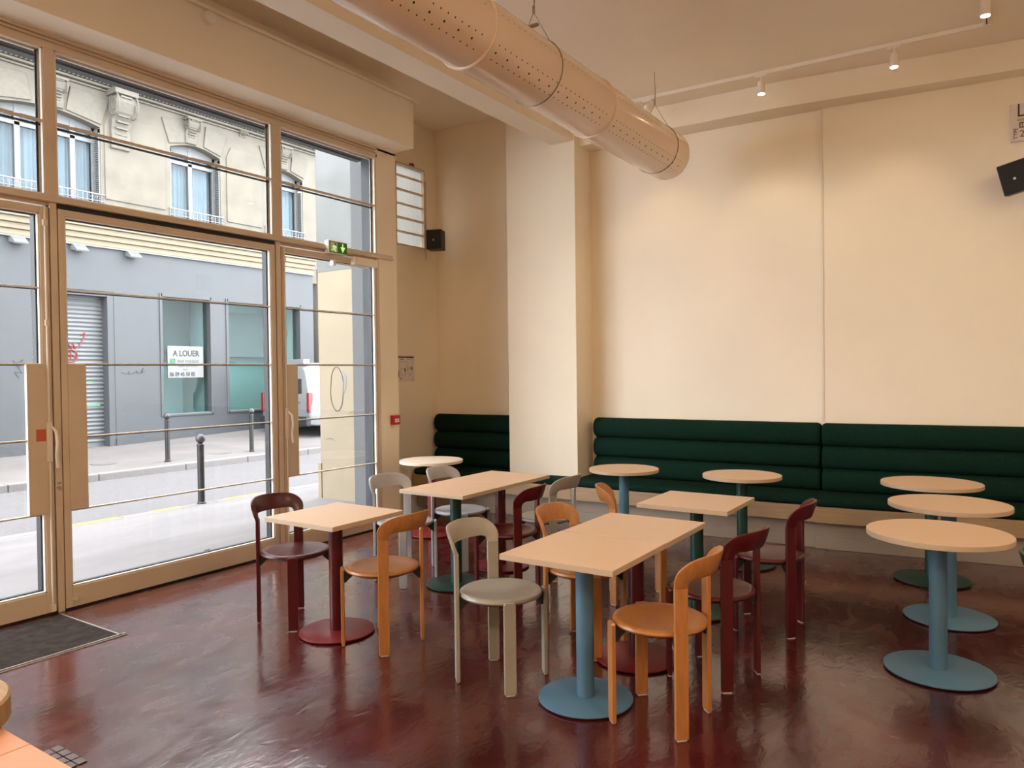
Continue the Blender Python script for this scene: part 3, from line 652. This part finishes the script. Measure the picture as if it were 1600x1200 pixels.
# ---- parked white van, rear towards us
v = thing('white_van', 'white van parked on the far sidewalk, rear lamps half hidden by the yellow wall', 'van', (-9.62, 12.25, .05))
def van_sec(y, w, z0, zs, zt, tw):
    return [(-w, y, z0), (-w*1.02, y, z0+.25), (-w, y, zs), (-tw, y, zt-.08), (-tw+.12, y, zt), (tw-.12, y, zt), (tw, y, zt-.08), (w, y, zs), (w*1.02, y, z0+.25), (w, y, z0)]
secs = [van_sec(0, .88, .32, .95, 1.62, .66), van_sec(.03, .90, .30, .98, 1.76, .72), van_sec(.25, .92, .28, 1.0, 1.84, .76), van_sec(2.4, .92, .28, 1.0, 1.86, .78), van_sec(3.0, .90, .28, 1.0, 1.60, .70), van_sec(3.5, .88, .28, .95, 1.10, .75), van_sec(4.2, .80, .30, .75, .86, .68)]
m = MB(); n = 10
for s_ in secs: m.v += s_
for j in range(len(secs)-1):
    for i in range(n): m.f.append((j*n+i, j*n+(i+1) % n, (j+1)*n+(i+1) % n, (j+1)*n+i)); m.mi.append(0)
m.f.append(tuple(range(n))); m.f.append(tuple((len(secs)-1)*n+i for i in range(n))); m.mi += [0, 0]
m.build('body', m_van, v, bevel=.03, smooth=True)
B((-.68, .02, 1.80), (.68, .22, 1.93)).build('roof_spoiler', m_van, v, bevel=.02)
B((-.90, -.10, .28), (.90, .12, .52)).build('bumper', m_vandark, v, bevel=.03)
for s in (-1, 1):
    B((s*.86-.05, -.03, .62), (s*.86+.05, .10, 1.10)).build('tail_lamp', m_vanred, v, bevel=.015)
    MB().tube([(s*.80-.09, .75, .30), (s*.80+.09, .75, .30)], .31, 20).build('wheel', m_vandark, v, smooth=True)
    MB().tube([(s*.80-.09, 3.3, .30), (s*.80+.09, 3.3, .30)], .31, 20).build('wheel', m_vandark, v, smooth=True)
B((.40, -.012, 1.08), (.62, .02, 1.45)).build('rear_window', m_vandark, v, bevel=.01); B((-.012, -.008, .5), (.0, .02, 1.6)).build('door_seam', m_vandark, v)
B((.30, -.02, .85), (.55, .0, .87)).build('door_handle', m_vandark, v); B((-.55, -.02, .85), (-.30, .0, .87)).build('door_handle', m_vandark, v); B((-.62, -.02, .62), (-.50, .0, .72)).build('fuel_label', m_zinc, v)

# ================================================================== CEILING FITTINGS
DX, DZ, DR = 2.77, 3.585, .215
dt = thing('ventilation_duct', 'large glossy perforated round duct hanging from the ceiling on wires', 'duct', (DX, 3.0, DZ))
def ring(y0, y1, r, n=48):
    m = MB(); k = 0
    m.v = [(r*math.cos(2*PI*i/n), y, r*math.sin(2*PI*i/n)) for y in (y0, y1) for i in range(n)]
    for i in range(n): m.f.append((i, (i+1) % n, n+(i+1) % n, n+i)); m.mi.append(0)
    return m
secy = [-3.9, -2.75, -1.20, .35, 1.90, 3.45, 5.0, 6.52]
for a, b in zip(secy[:-1], secy[1:]):
    ring(a-3.0, b-3.0, DR).build('duct_section', m_duct, dt, smooth=True)
def hoop(y, R, r, name, m_, n=48):
    m = MB(); q = 6
    for i in range(n):
        for j in range(q):
            a = 2*PI*i/n; b = 2*PI*j/q; rr = R+r*math.cos(b); m.v.append((rr*math.cos(a), y+r*math.sin(b), rr*math.sin(a)))
    for i in range(n):
        for j in range(q): m.f.append((i*q+j, ((i+1) % n)*q+j, ((i+1) % n)*q+(j+1) % q, i*q+(j+1) % q)); m.mi.append(0)
    return m.build(name, m_, dt, smooth=True)
for y in secy[1:-1]: hoop(y-3.0, DR+.002, .010, 'joint_collar', m_duct)
# rounded end cap
m = MB(); prof = [(DR, 0), (DR+.004, .012), (DR-.002, .028), (DR-.02, .036), (.02, .038)]
n = 48
for r, y in prof: m.v += [(r*math.cos(2*PI*i/n), 3.52+y, r*math.sin(2*PI*i/n)) for i in range(n)]
for j in range(len(prof)-1):
    for i in range(n): m.f.append((j*n+i, j*n+(i+1) % n, (j+1)*n+(i+1) % n, (j+1)*n+i)); m.mi.append(0)
m.f.append(tuple((len(prof)-1)*n+i for i in range(n))); m.mi.append(0)
m.build('end_cap', m_duct, dt, smooth=True)
hm = MB()
def hole(ang, y, r):
    a = math.radians(ang); c = Vector((math.cos(a), 0, math.sin(a))); t1 = Vector((0, 1, 0)); t2 = Vector((-math.sin(a), 0, math.cos(a)))
    k = len(hm.v); p = c*(DR+.0012)+Vector((0, y, 0))
    for i in range(8): b = 2*PI*i/8; hm.v.append(tuple(p+r*(math.cos(b)*t1+math.sin(b)*t2)))
    hm.f.append(tuple(k+i for i in range(8))); hm.mi.append(0)
for a, b in zip(secy[1:-1], secy[2:]):
    for ang, step, r in ((14, .06, .0045), (-31, .06, .0052), (-43, .12, .0075), (-55, .06, .0052), (-125, .06, .0052), (-137, .12, .0075), (-149, .06, .0052)):
        y = a+.07
        while y < b-.05: hole(ang, y-3.0, r); y += step
o = hm.build('perforation', m_hole, dt); o['kind'] = 'stuff'
for y in (4.2, 6.25, 1.1, -2.0):
    hoop(y-3.0, DR+.003, .0035, 'wire_loop', m_wire)
    yy = y-3.0
    MB().tube([(0, yy, ZR-DZ), (.004, yy, .40)], .003, 6).tube([(.012, yy+.004, ZR-DZ-.12), (.004, yy, .40)], .002, 6).tube([(0, yy, .44), (0, yy, .39)], .009, 8)\
        .tube([(0, yy, .40), (.12, yy, DR*.84)], .003, 6).tube([(0, yy, .40), (-.12, yy, DR*.84)], .003, 6).build('suspension_wire', m_wire, dt)
B((.10, .98, .19), (.16, 1.0, .205)).build('duct_clip', m_wire, dt)

# lighting track on the ceiling with spotlights
def ty(x): return 6.80+.032*(x-3.5)
tr = thing('lighting_track', 'white surface-mounted lighting track on the ceiling near the back wall', 'light track', (3.8, 6.81, ZR))
m = MB(); m.prism([(1.9-3.8, ty(1.9)-.018-6.81), (5.28-3.8, ty(5.28)-.018-6.81), (5.28-3.8, ty(5.28)+.018-6.81), (1.9-3.8, ty(1.9)+.018-6.81)], -.034, 0); m.build('track_rail', m_white_metal, tr, bevel=.002)
m = MB(); m.prism([(5.245-3.8, -2.0-6.81), (5.28-3.8, -2.0-6.81), (5.28-3.8, ty(5.28)-6.81), (5.245-3.8, ty(5.28)-6.81)], -.034, 0); m.build('track_rail', m_white_metal, tr, bevel=.002)
m = MB(); m.box((5.258-3.8, 3.0-6.81, -.036), (5.267-3.8, ty(5.2)-.05-6.81, -.030)); m.build('track_slot', m_ink, tr)
B((5.235-3.8, ty(5.28)-.05-6.81, -.038), (5.30-3.8, ty(5.28)+.03-6.81, 0)).build('track_corner', m_white_metal, tr, bevel=.002)
def make_spot():
    t = thing('track_spotlight', 'x', 'spotlight', (0, 0, 0), group='spotlights on the ceiling track')
    B((-.05, -.016, -.052), (.05, .016, -.034)).build('adapter', m_white_metal, t, bevel=.003)
    MB().tube([(0, 0, -.05), (0, 0, -.10)], .008, 8).build('stem', m_white_metal, t, smooth=True)
    MB().lathe([(.030, -.20), (.033, -.195), (.033, -.095), (.028, -.088)], n=24).build('lamp_body', m_white_metal, t, smooth=True)
    MB().lathe([(.028, -.204), (.028, -.199)], n=24).build('lens', m_lamp, t)
    return t
spots = [(3.56, ty(3.56), 'spotlight in the middle of the ceiling track, just right of the duct end'), (4.62, ty(4.62), 'spotlight on the right half of the track, left of the black speaker'),
         (2.48, ty(2.48), 'spotlight on the track mostly hidden behind the end of the duct'), (5.262, 6.22, 'spotlight on the track at the top edge of the picture')]
sp0 = make_spot()
for i, (x, y, lab) in enumerate(spots):
    s = sp0 if i == 0 else copy_tree(sp0)
    s.location = (x, y, ZR); s['label'] = lab
    l = bpy.data.lights.new('spot_beam', 'SPOT'); l.energy = 9 if i < 3 else 7; l.color = (1.0, .74, .42); l.spot_size = math.radians(88); l.spot_blend = .7; l.shadow_soft_size = .03
    lo = bpy.data.objects.new('spot_beam', l); C.objects.link(lo); lo.location = (x, y, ZR-.215); lo.rotation_euler = (math.radians(10), 0, 0)

# conduit, detector on the soffit
o = MB().tube([(.318, -4.0, 4.405), (.318, 5.80, 4.405)], .016, 10).build('conduit', m_wall, smooth=True); tag(o, 'thin cream conduit pipe along the top of the boxed soffit', 'pipe')
t = thing('cable_clamp', 'small cream bracket at the end of the soffit conduit', 'bracket', (.32, 5.80, 4.405)); B((-.02, -.01, -.03), (.03, .07, -.012)).build('plate', m_wall, t); B((-.02, 0, .0), (.025, .05, .018)).build('clip', m_wall, t)
o = MB().lathe([(.052, 0), (.052, .03), (.046, .042), (.01, .044)], n=24).build('junction_box', m_white, smooth=True); o.rotation_euler = (0, PI/2, 0); o.location = (.300, 3.46, 4.33)
tag(o, 'small round cream junction box on the soffit face', 'junction box')

# ================================================================== WALL FITTINGS
t = thing('exit_sign', 'green lit exit sign with running man and down arrow above the right-hand door', 'exit sign', (.03, 4.985, 2.81))
B((-.03, -.12, -.062), (.03, .12, .062)).build('housing', m_white, t, bevel=.005)
B((.030, -.11, -.052), (.033, .112, .052)).build('sign_face', m_exit, t)
B((.033, -.100, -.045), (.0338, -.012, .045)).build('figure_panel', m_exitb, t)
m = MB(); m.extr([(-.038+.011*math.cos(k*PI/5), .030+.011*math.sin(k*PI/5)) for k in range(10)], 'x', .0338, .0350)
o = m.build('figure_head', m_exit, t)
m = MB()
for pts in ([(-.075, .004), (-.060, .018), (-.040, .016), (-.020, -.002), (-.026, -.008), (-.042, .004), (-.040, -.012), (-.060, -.012), (-.062, .004), (-.070, -.004)],
            [(-.062, -.012), (-.042, -.012), (-.030, -.040), (-.040, -.042), (-.050, -.022), (-.070, -.030), (-.088, -.030), (-.088, -.022), (-.072, -.022)]):
    m.extr(pts, 'x', .0338, .0350)
m.build('running_figure', m_exitw, t)
MB().extr([(.050, .042), (.062, .042), (.062, .010), (.085, .010), (.056, -.042), (.027, .010), (.050, .010)], 'x', .033, .0350).build('arrow', m_exitw, t)
t = thing('fire_alarm_button', 'red manual fire alarm call point on the wall left of the banquette', 'fire alarm', (0, 5.79, 1.11))
B((0, -.055, -.05), (.045, .055, .05)).build('box', m_firered, t, bevel=.006); B((.045, -.028, -.022), (.047, .032, .014)).build('push_plate', m_white, t); B((.047, -.012, -.006), (.0475, .016, .002)).build('symbol', m_ink, t)
# evacuation plan
t = thing('evacuation_plan', 'white printed evacuation plan on the wall above the fire alarm button', 'poster', (-.6, 6.66, 1.66))
B((0, -.155, -.16), (.006, .155, .16)).build('sheet', m_paper, t)
m = MB(); m.box((.006, -.14, .125), (.0066, .02, .143)); m.build('title_bar', m_inkbrown, t)
m = MB(); m.box((.006, .02, .125), (.0066, .14, .143)); m.build('title_bar', m_ink, t)
m = MB()
def rect(y0, y1, z0, z1, w=.0025):
    for a, b in (((y0, z0), (y1, z0+w)), ((y0, z1-w), (y1, z1)), ((y0, z0), (y0+w, z1)), ((y1-w, z0), (y1, z1))): m.box((.006, a[0], a[1]), (.0064, b[0], b[1]))
rect(-.115, -.005, -.09, .085); rect(.02, .115, -.06, .11); rect(-.09, -.01, -.07, .0); rect(.025, .11, -.02, .02); m.box((.006, -.03, -.04), (.0065, -.01, .0)); m.box((.006, .09, -.015), (.0065, .108, .015)); m.box((.006, .03, .0), (.0065, .10, .004))
m.box((.006, -.10, .105), (.0065, -.04, .112)); m.box((.006, -.14, -.11), (.0065, -.125, -.03)); m.box((.006, -.10, -.13), (.0065, -.08, -.115)); m.box((.006, .09, -.135), (.0065, .13, -.130)); m.box((.006, .05, -.085), (.0065, .08, -.08))
m.build('floor_plan_print', m_inkbrown, t)
def speaker(name, lab, loc, rot, w, h, d):
    t = thing(name, lab, 'speaker', loc); t.rotation_euler = rot; t['group'] = 'wall speakers'
    B((-w/2, -d/2, -h/2), (w/2, d/2, h/2)).build('cabinet', m_spkbody, t, bevel=.008)
    B((-w/2+.006, -d/2-.006, -h/2+.008), (w/2-.006, -d/2, h/2-.008)).build('grille', m_speaker, t, bevel=.004)
    MB().tube([(0, -d/2-.006, -.01), (0, -d/2-.010, -.01)], .010, 12).build('badge', m_silver, t)
    MB().tube([(0, d/2, 0), (0, d/2+.07, .0)], .014, 8).box((-.03, d/2+.06, -.05), (.03, d/2+.075, .05)).build('bracket', m_spkbody, t)
speaker('wall_speaker', 'black speaker in the left corner beside the small high window', (-.33, 6.93, 3.20), (0, 0, math.radians(22)), .19, .235, .17)
speaker('wall_speaker', 'black speaker tilted down at the right picture edge below the sign', (5.455, wl(5.45)-.26, 3.135), (math.radians(9), math.radians(-12), math.radians(-10)), .20, .25, .18)
# printed sign top right
ys = wl(5.55)-.004; t = thing('type_sign', 'cream framed sign reading TYPE 2 above the right-hand speaker', 'sign', (5.636, ys, 3.64)); t.rotation_euler = (0, 0, math.atan(.11))
B((-.22, -.030, -.155), (.22, 0, .155)).build('board', m_paper, t, bevel=.003)
B((-.17, -.034, .055), (-.158, -.030, .150)).box((-.17, -.034, .045), (.2, -.030, .057)).build('printed_line', m_ink, t)
B((-.175, -.038, .012), (-.12, -.030, .026)).build('brass_clip', mat('brass', (.6, .42, .15), .3, metal=.9), t)
m = MB()
for a, b in (((-.16, -.05), (-.115, -.042)), ((-.16, -.012), (-.115, -.004)), ((-.16, -.05), (-.152, -.004)), ((-.123, -.05), (-.115, -.004)), ((-.141, -.045), (-.136, -.01))): m.box((a[0], -.033, a[1]), (b[0], -.030, b[1]))
m.build('symbol', m_inkbrown, t)
text('2', .078, (-.160, -.033, -.125), (1, 0, 0), 'lettering', m_inkbrown, t)
text('TYPE', .042, (-.172, -.033, -.140), ((0, 0, 1), (-1, 0, 0)), 'lettering', m_inkbrown, t)

# ================================================================== BANQUETTES
def bench(name, lab, x0, x1, backs, seam_front=0.0, ends=(True, True), group='green banquettes', st=0.0, clip=None):
    """bench following the back wall between x0 and x1"""
    t = thing(name, lab, 'banquette', (x0, wl(x0), 0), group=group)
    ox, oy = x0, wl(x0)
    sl = (wl(x1)-wl(x0))/(x1-x0) if x1 > x0 else 0
    t.rotation_euler = (0, 0, math.atan(sl)); L = (x1-x0)/math.cos(math.atan(sl))
    # local: x along wall, y towards wall (0 at the wall), front is negative y
    D = .56-seam_front*0
    cl = clip or L
    def base(y0, z0, z1):
        m = B((st, y0, z0), (cl, -.02, z1))
        if clip: m.box((cl, y0, z0), (L, -.368, z1))
        return m
    base(-.46, .0, .26).build('plinth', m_plinth, t)
    B((st, -.475, .0), (L, -.455, .112)).build('skirting_board', m_plinth, t, bevel=.003)
    base(-D, .245, .385).build('timber_base', m_timber, t, bevel=.003)
    # seat cushion with a rounded front
    m = MB(); yf = -D-.005; r = .035
    pr = [(-.02, .385), (yf+r, .385)]+[(yf+r-r*math.sin(a), .385+r-r*math.cos(a)) for a in [PI/2*k/4 for k in range(1, 5)]]+[(yf+r-r*math.cos(a), .455-r+r*math.sin(a)) for a in [PI/2*k/4 for k in range(1, 5)]]+[(yf+.25, .462), (-.02, .462)]
    e0 = st+.004
    n = len(pr)
    xs = [(e0, .8), (e0+.015, .97), (e0+.03, 1.0), (L-.02, 1.0), (L-.006, .98), (L-.003, .93)]
    if clip: xs = xs[:3]+[(clip, 1.0), (clip+.0005, 1.0)]+xs[3:]
    for x, s in xs:
        for (y, z) in pr:
            yy = -.29+(y+.29)*s
            if clip and x > clip: yy = min(yy, -.368)
            m.v.append((x, yy, .42+(z-.42)*s))
    for j in range(len(xs)-1):
        for i in range(n): m.f.append((j*n+i, j*n+(i+1) % n, (j+1)*n+(i+1) % n, (j+1)*n+i)); m.mi.append(0)
    m.f.append(tuple(range(n))); m.f.append(tuple((len(xs)-1)*n+i for i in range(n))); m.mi += [0, 0]
    m.build('seat_cushion', m_fabric, t, smooth=True)
    for (a, b) in backs:
        B((a+.01, -.10, .46), (b-.006, -.015, 1.06)).build('back_panel', m_fabric, t)
        for k in range(3):
            m = MB(); zc = .565+.21*k; ry, rz = .085, .107; n = 20
            xs = [(a+.002, .70), (a+.006, .84), (a+.016, .94), (a+.035, 1.0), (b-.035, 1.0), (b-.016, .94), (b-.006, .84), (b-.002, .70)]
            for x, s in xs:
                for i in range(n):
                    an = 2*PI*i/n; cy, sy = math.cos(an), math.sin(an)
                    e = lambda v, p: math.copysign(abs(v)**p, v)
                    m.v.append((x, -.10+ry*e(cy, 1.0)*s, zc+rz*e(sy, .80)*s))
            for j in range(len(xs)-1):
                for i in range(n): m.f.append((j*n+i, j*n+(i+1) % n, (j+1)*n+(i+1) % n, (j+1)*n+i)); m.mi.append(0)
            m.f.append(tuple(range(n))); m.f.append(tuple((len(xs)-1)*n+i for i in range(n))); m.mi += [0, 0]
            m.build('back_bolster', m_fabric, t, smooth=True)
    return t
bench('banquette', 'short dark green banquette in the corner left of the pillar', -.58, 1.551, [(.03, 1.225)], clip=1.236)
bench('banquette', 'dark green banquette between the pillar and the wall joint', 1.553, 3.958, [(.077, 2.399)])
bench('banquette', 'dark green banquette right of the wall joint, behind the three round tables', 3.960, 8.9, [(-.010, 4.9)], st=-.042)

# ================================================================== TABLES
def make_base(t, mp, base_r, base_m=None):
    MB().lathe([(.043, .016), (.043, .709)], n=28).build('pole', mp, t, smooth=True)
    MB().lathe([(base_r-.004, .006), (base_r, .009), (base_r, .014), (base_r-.006, .017), (.06, .020), (.052, .021)], n=56).build('base', base_m or mp, t, smooth=True)
    MB().lathe([(base_r-.02, .0), (base_r-.02, .007)], n=48).build('base_pad', m_blackmetal, t)
    B((-.10, -.10, .703), (.10, .10, .710)).build('mounting_plate', m_blackmetal, t)
def square_table(x, y, mp, lab, base_m=None):
    t = thing('cafe_table', lab, 'table', (x, y, 0), group='square cafe tables')
    m = MB(); m.box((-.2972, -.2972, .709), (.2972, .2972, .7365))
    m.mi = [1, 0, 1, 1, 1, 1]
    m.build('tabletop', [m_top, m_edge], t, bevel=.0015)
    make_base(t, mp, .23, base_m)
def round_table(x, y, r, mp, lab, top=None, base_m=None):
    t = thing('round_cafe_table', lab, 'table', (x, y, 0), group='round cafe tables')
    m = MB(); m.lathe([(r-.002, .709), (r, .711), (r, .7345), (r-.002, .7365)], n=72)
    m.mi = [1]*len(m.f); m.mi[-1] = 0; m.build('tabletop', [top or m_top, m_edge if top is None else top], t, smooth=True)
    make_base(t, mp, .26, base_m)
square_table(1.912, 3.18, m_burg, 'single square table with a burgundy leg nearest the street doors', m_red)
square_table(3.658, 3.165, m_blue, 'front square table on a blue pedestal, nearest the viewer')
square_table(3.661, 3.766, m_burg, 'square table with a burgundy leg and red base pushed against the front one', m_red)
square_table(1.914, 4.385, m_teal, 'square table on a dark teal pedestal behind the grey and orange chairs')
square_table(1.911, 4.986, m_burg, 'square table with a burgundy leg pushed against the one on the teal leg', m_red)
square_table(3.670, 4.722, m_teal, 'single square table on a dark teal pedestal in the middle of the room')
round_table(.615, 5.66, .315, m_red, 'small round table with a pale top and red pedestal in the window corner', m_top_pale, m_red)
round_table(2.565, 5.97, .305, m_blue, 'small round table on a blue pedestal just right of the pillar')
round_table(3.575, 6.07, .312, m_teal, 'small round table on a teal pedestal near the middle of the long banquette')
round_table(4.913, 6.32, .340, m_teal, 'rearmost of the three round tables at the right, on a dark teal pedestal')
round_table(5.073, 5.405, .345, m_blue, 'middle of the three round tables at the right, on a blue pedestal')
round_table(5.074, 4.435, .340, m_blue, 'frontmost of the three round tables at the right, on a blue pedestal')

# ================================================================== CHAIRS
RL = .233
def make_chair(mt, name, lab):
    """local +x is the direction the sitter faces; the back hoop is on -x"""
    t = thing(name, lab, 'chair', group='round-seat bentwood chairs')
    prof = [(.03, .432), (.196, .434), (.212, .441), (.217, .450), (.214, .461), (.205, .466), (.180, .464), (.14, .458), (.08, .455), (.03, .4545)]
    MB().lathe(prof, n=56).build('seat', mt, t, smooth=True)
    for ang, top in ((135, .668), (225, .668), (45, .462), (-45, .462)):
        a = math.radians(ang); c, s = math.cos(a), math.sin(a)
        def P(r, u, z): return (r*c-u*s, r*s+u*c, z)
        m = MB(); hw = .0305; th = .0105; k = 0
        zs = [(.006, hw-.0, th), (top-.012, hw, th)] + ([(top-.003, hw-.006, th-.001), (top, hw-.016, th-.004)] if top < .5 else [(top, hw, th)])
        for z, w_, h_ in zs:
            m.v += [P(RL-h_, -w_, z), P(RL+h_, -w_, z), P(RL+h_, w_, z), P(RL-h_, w_, z)]
        for j in range(len(zs)-1):
            for i in range(4): m.f.append((j*4+i, j*4+(i+1) % 4, j*4+4+(i+1) % 4, j*4+4+i)); m.mi.append(0)
        q = (len(zs)-1)*4; m.f += [(3, 2, 1, 0), (q, q+1, q+2, q+3)]; m.mi += [0, 0]
        lg = m.build('leg', mt, t, bevel=.004)
        m = MB(); m.v = [P(RL-.007, -.022, 0), P(RL+.007, -.022, 0), P(RL+.007, .022, 0), P(RL-.007, .022, 0), P(RL-.007, -.022, .007), P(RL+.007, -.022, .007), P(RL+.007, .022, .007), P(RL-.007, .022, .007)]
        m.f = [(0, 3, 2, 1), (4, 5, 6, 7), (0, 1, 5, 4), (1, 2, 6, 5), (2, 3, 7, 6), (3, 0, 4, 7)]; m.mi = [0]*6
        m.build('glide', m_glide, lg)
    # black seat frame: ring with four gusset arms
    m = MB(); m.lathe([(.150, .424), (.175, .424), (.175, .433), (.150, .433)], n=32)
    for ang in (135, 225, 45, -45):
        a = math.radians(ang); c, s = math.cos(a), math.sin(a)
        k = len(m.v); h = .018
        for sgn in (-1, 1):
            for (r, z) in ((.150, .432), (RL-.009, .440), (RL-.009, .375), (RL-.018, .372), (.165, .420)):
                m.v.append((r*c-sgn*h*s, r*s+sgn*h*c, z))
        m.f += [(k, k+1, k+2, k+3, k+4), (k+9, k+8, k+7, k+6, k+5)]; m.mi += [0, 0]
        for i in range(5): m.f.append((k+i, k+5+i, k+5+(i+1) % 5, k+(i+1) % 5)); m.mi.append(0)
    m.build('seat_bracket', m_blackmetal, t)
    # bent hoop backrest: swept band on a flaring cone
    ha = RL*PI/4; path = []
    rc = .080; zt = .747
    path += [(-ha, .660, .0305), (-ha, .672, .031)]
    for k in range(0, 11):
        a = PI/2*k/10; w_ = .032+(.050-.032)*(k/10)**.9
        path.append((-ha+rc-rc*math.cos(a), zt-rc*.82+rc*.82*math.sin(a), w_))
    for k in range(1, 7): path.append((-ha+rc+(ha-rc)*k/6, zt+.003*math.sin(PI/2*k/6), .050+.003*k/6))
    full = path+[(-u, z, w_) for u, z, w_ in path[::-1][1:]]
    m = MB(); n = len(full); S = 12
    for j, (u, z, w_) in enumerate(full):
        u0, z0, _ = full[max(0, j-1)]; u1, z1, _ = full[min(n-1, j+1)]; d = Vector((u1-u0, z1-z0)).normalized(); nx, nz = -d.y, d.x
        for i in range(S):
            b = 2*PI*i/S; cu, su = math.cos(b), math.sin(b)
            e1 = math.copysign(abs(cu)**.35, cu)*w_; e2 = math.copysign(abs(su)**.6, su)*.0105
            uu = u+nx*e1; zz = z+nz*e1; th = PI+uu/RL
            fl = max(0, zz-.655); rr = RL+.36*fl-.25*fl*fl+e2
            m.v.append((rr*math.cos(th), rr*math.sin(th), zz))
    for j in range(n-1):
        for i in range(S): m.f.append((j*S+i, j*S+(i+1) % S, (j+1)*S+(i+1) % S, (j+1)*S+i)); m.mi.append(0)
    m.f.append(tuple(range(S))); m.f.append(tuple((n-1)*S+i for i in range(S))); m.mi += [0, 0]
    m.build('backrest', mt, t, smooth=True)
    return t
protos = {}
mats_c = {'burgundy': m_burg, 'orange': m_orange, 'grey': m_grey, 'grey_bluelit': m_grey_bluelit, 'green': m_greenl}
def chair(kind, x, y, deg, lab):
    if kind not in protos: protos[kind] = c = make_chair(mats_c[kind], 'cafe_chair', lab)
    else: c = copy_tree(protos[kind])
    c.location = (x, y, 0); c.rotation_euler = (0, 0, math.radians(deg)); c['label'] = lab
chair('burgundy', 1.51, 3.205, 0, 'burgundy chair with its back to the street doors, left of the nearest window table')
chair('orange', 2.275, 3.21, 180, 'honey orange chair right of the single window table, its back to the room')
chair('grey', 3.165, 3.162, 0, 'warm grey chair in the centre foreground left of the front table')
chair('orange', 4.036, 3.187, 180, 'large honey orange chair in the front, right of the blue-legged square table')
chair('orange', 3.325, 3.795, -2, 'honey orange chair behind the front tables, its arched back facing us')
chair('burgundy', 4.087, 3.785, 170, 'burgundy chair right behind the front orange chair')
chair('orange', 3.22, 4.765, 27, 'turned honey orange chair at the far table, near the blue round-table leg')
chair('burgundy', 4.138, 4.68, 183, 'burgundy chair right of the far square table, nearest the long banquette')
chair('burgundy', 2.372, 4.40, 187, 'burgundy chair right of the teal-legged table, its hoop back towards us')
chair('grey', 2.345, 4.985, 180, 'warm grey chair in front of the pillar, right of the far pair of tables')
chair('grey_bluelit', 1.50, 4.28, -8, 'grey chair with bluish light in its colour, by the right-hand street door')
chair('grey_bluelit', 1.585, 4.87, 0, 'grey chair with bluish light in its colour, just in front of the corner round table')
chair('green', 5.70, 3.90, 0, 'dark green chair cut off by the right edge of the picture')

# ================================================================== FLOOR AND FOREGROUND ITEMS
t = thing('door_mat', 'charcoal entrance mat in front of the left and wide street doors', 'mat', (.44, 1.2, 0))
B((-.36, -1.2, .001), (.36, 1.215, .009)).build('mat_pile', m_mat, t)
m = MB(); m.box((.362, -1.2, 0), (.372, 1.26, .010)); m.box((.385, -1.2, 0), (.390, 1.26, .006)); m.box((-.36, 1.217, 0), (.372, 1.227, .010)); m.build('metal_edge', m_metal, t)
t = thing('floor_grate', 'small ribbed floor plate in the lower left beside the salmon counter', 'grate', (2.06, 1.50, 0))
for i in range(2):
    for j in range(4): B((-.12+j*.062, -.03+i*.04, .0005), (-.065+j*.062, .005+i*.04, .006)).build('grate_plate', m_grate, t, bevel=.002)
t = thing('counter', 'salmon-coloured counter top in the lower left corner', 'counter', (3.1, .30, 0))
for (a, b) in ((-1.2, -.4), (-.396, .368), (.372, .80)): B((a, -.6, .722), (b, .49, .750)).build('counter_panel', m_terra, t, bevel=.0015)
B((-1.15, -.55, 0), (.75, .42, .722)).build('cabinet', m_plinth, t)
t = thing('wooden_block', 'round thick wooden board standing on the salmon counter', 'board', (3.18, .645, .750))
MB().lathe([(.200, 0), (.208, .006), (.208, .058), (.202, .064)], n=56).build('board', m_block, t, smooth=True)
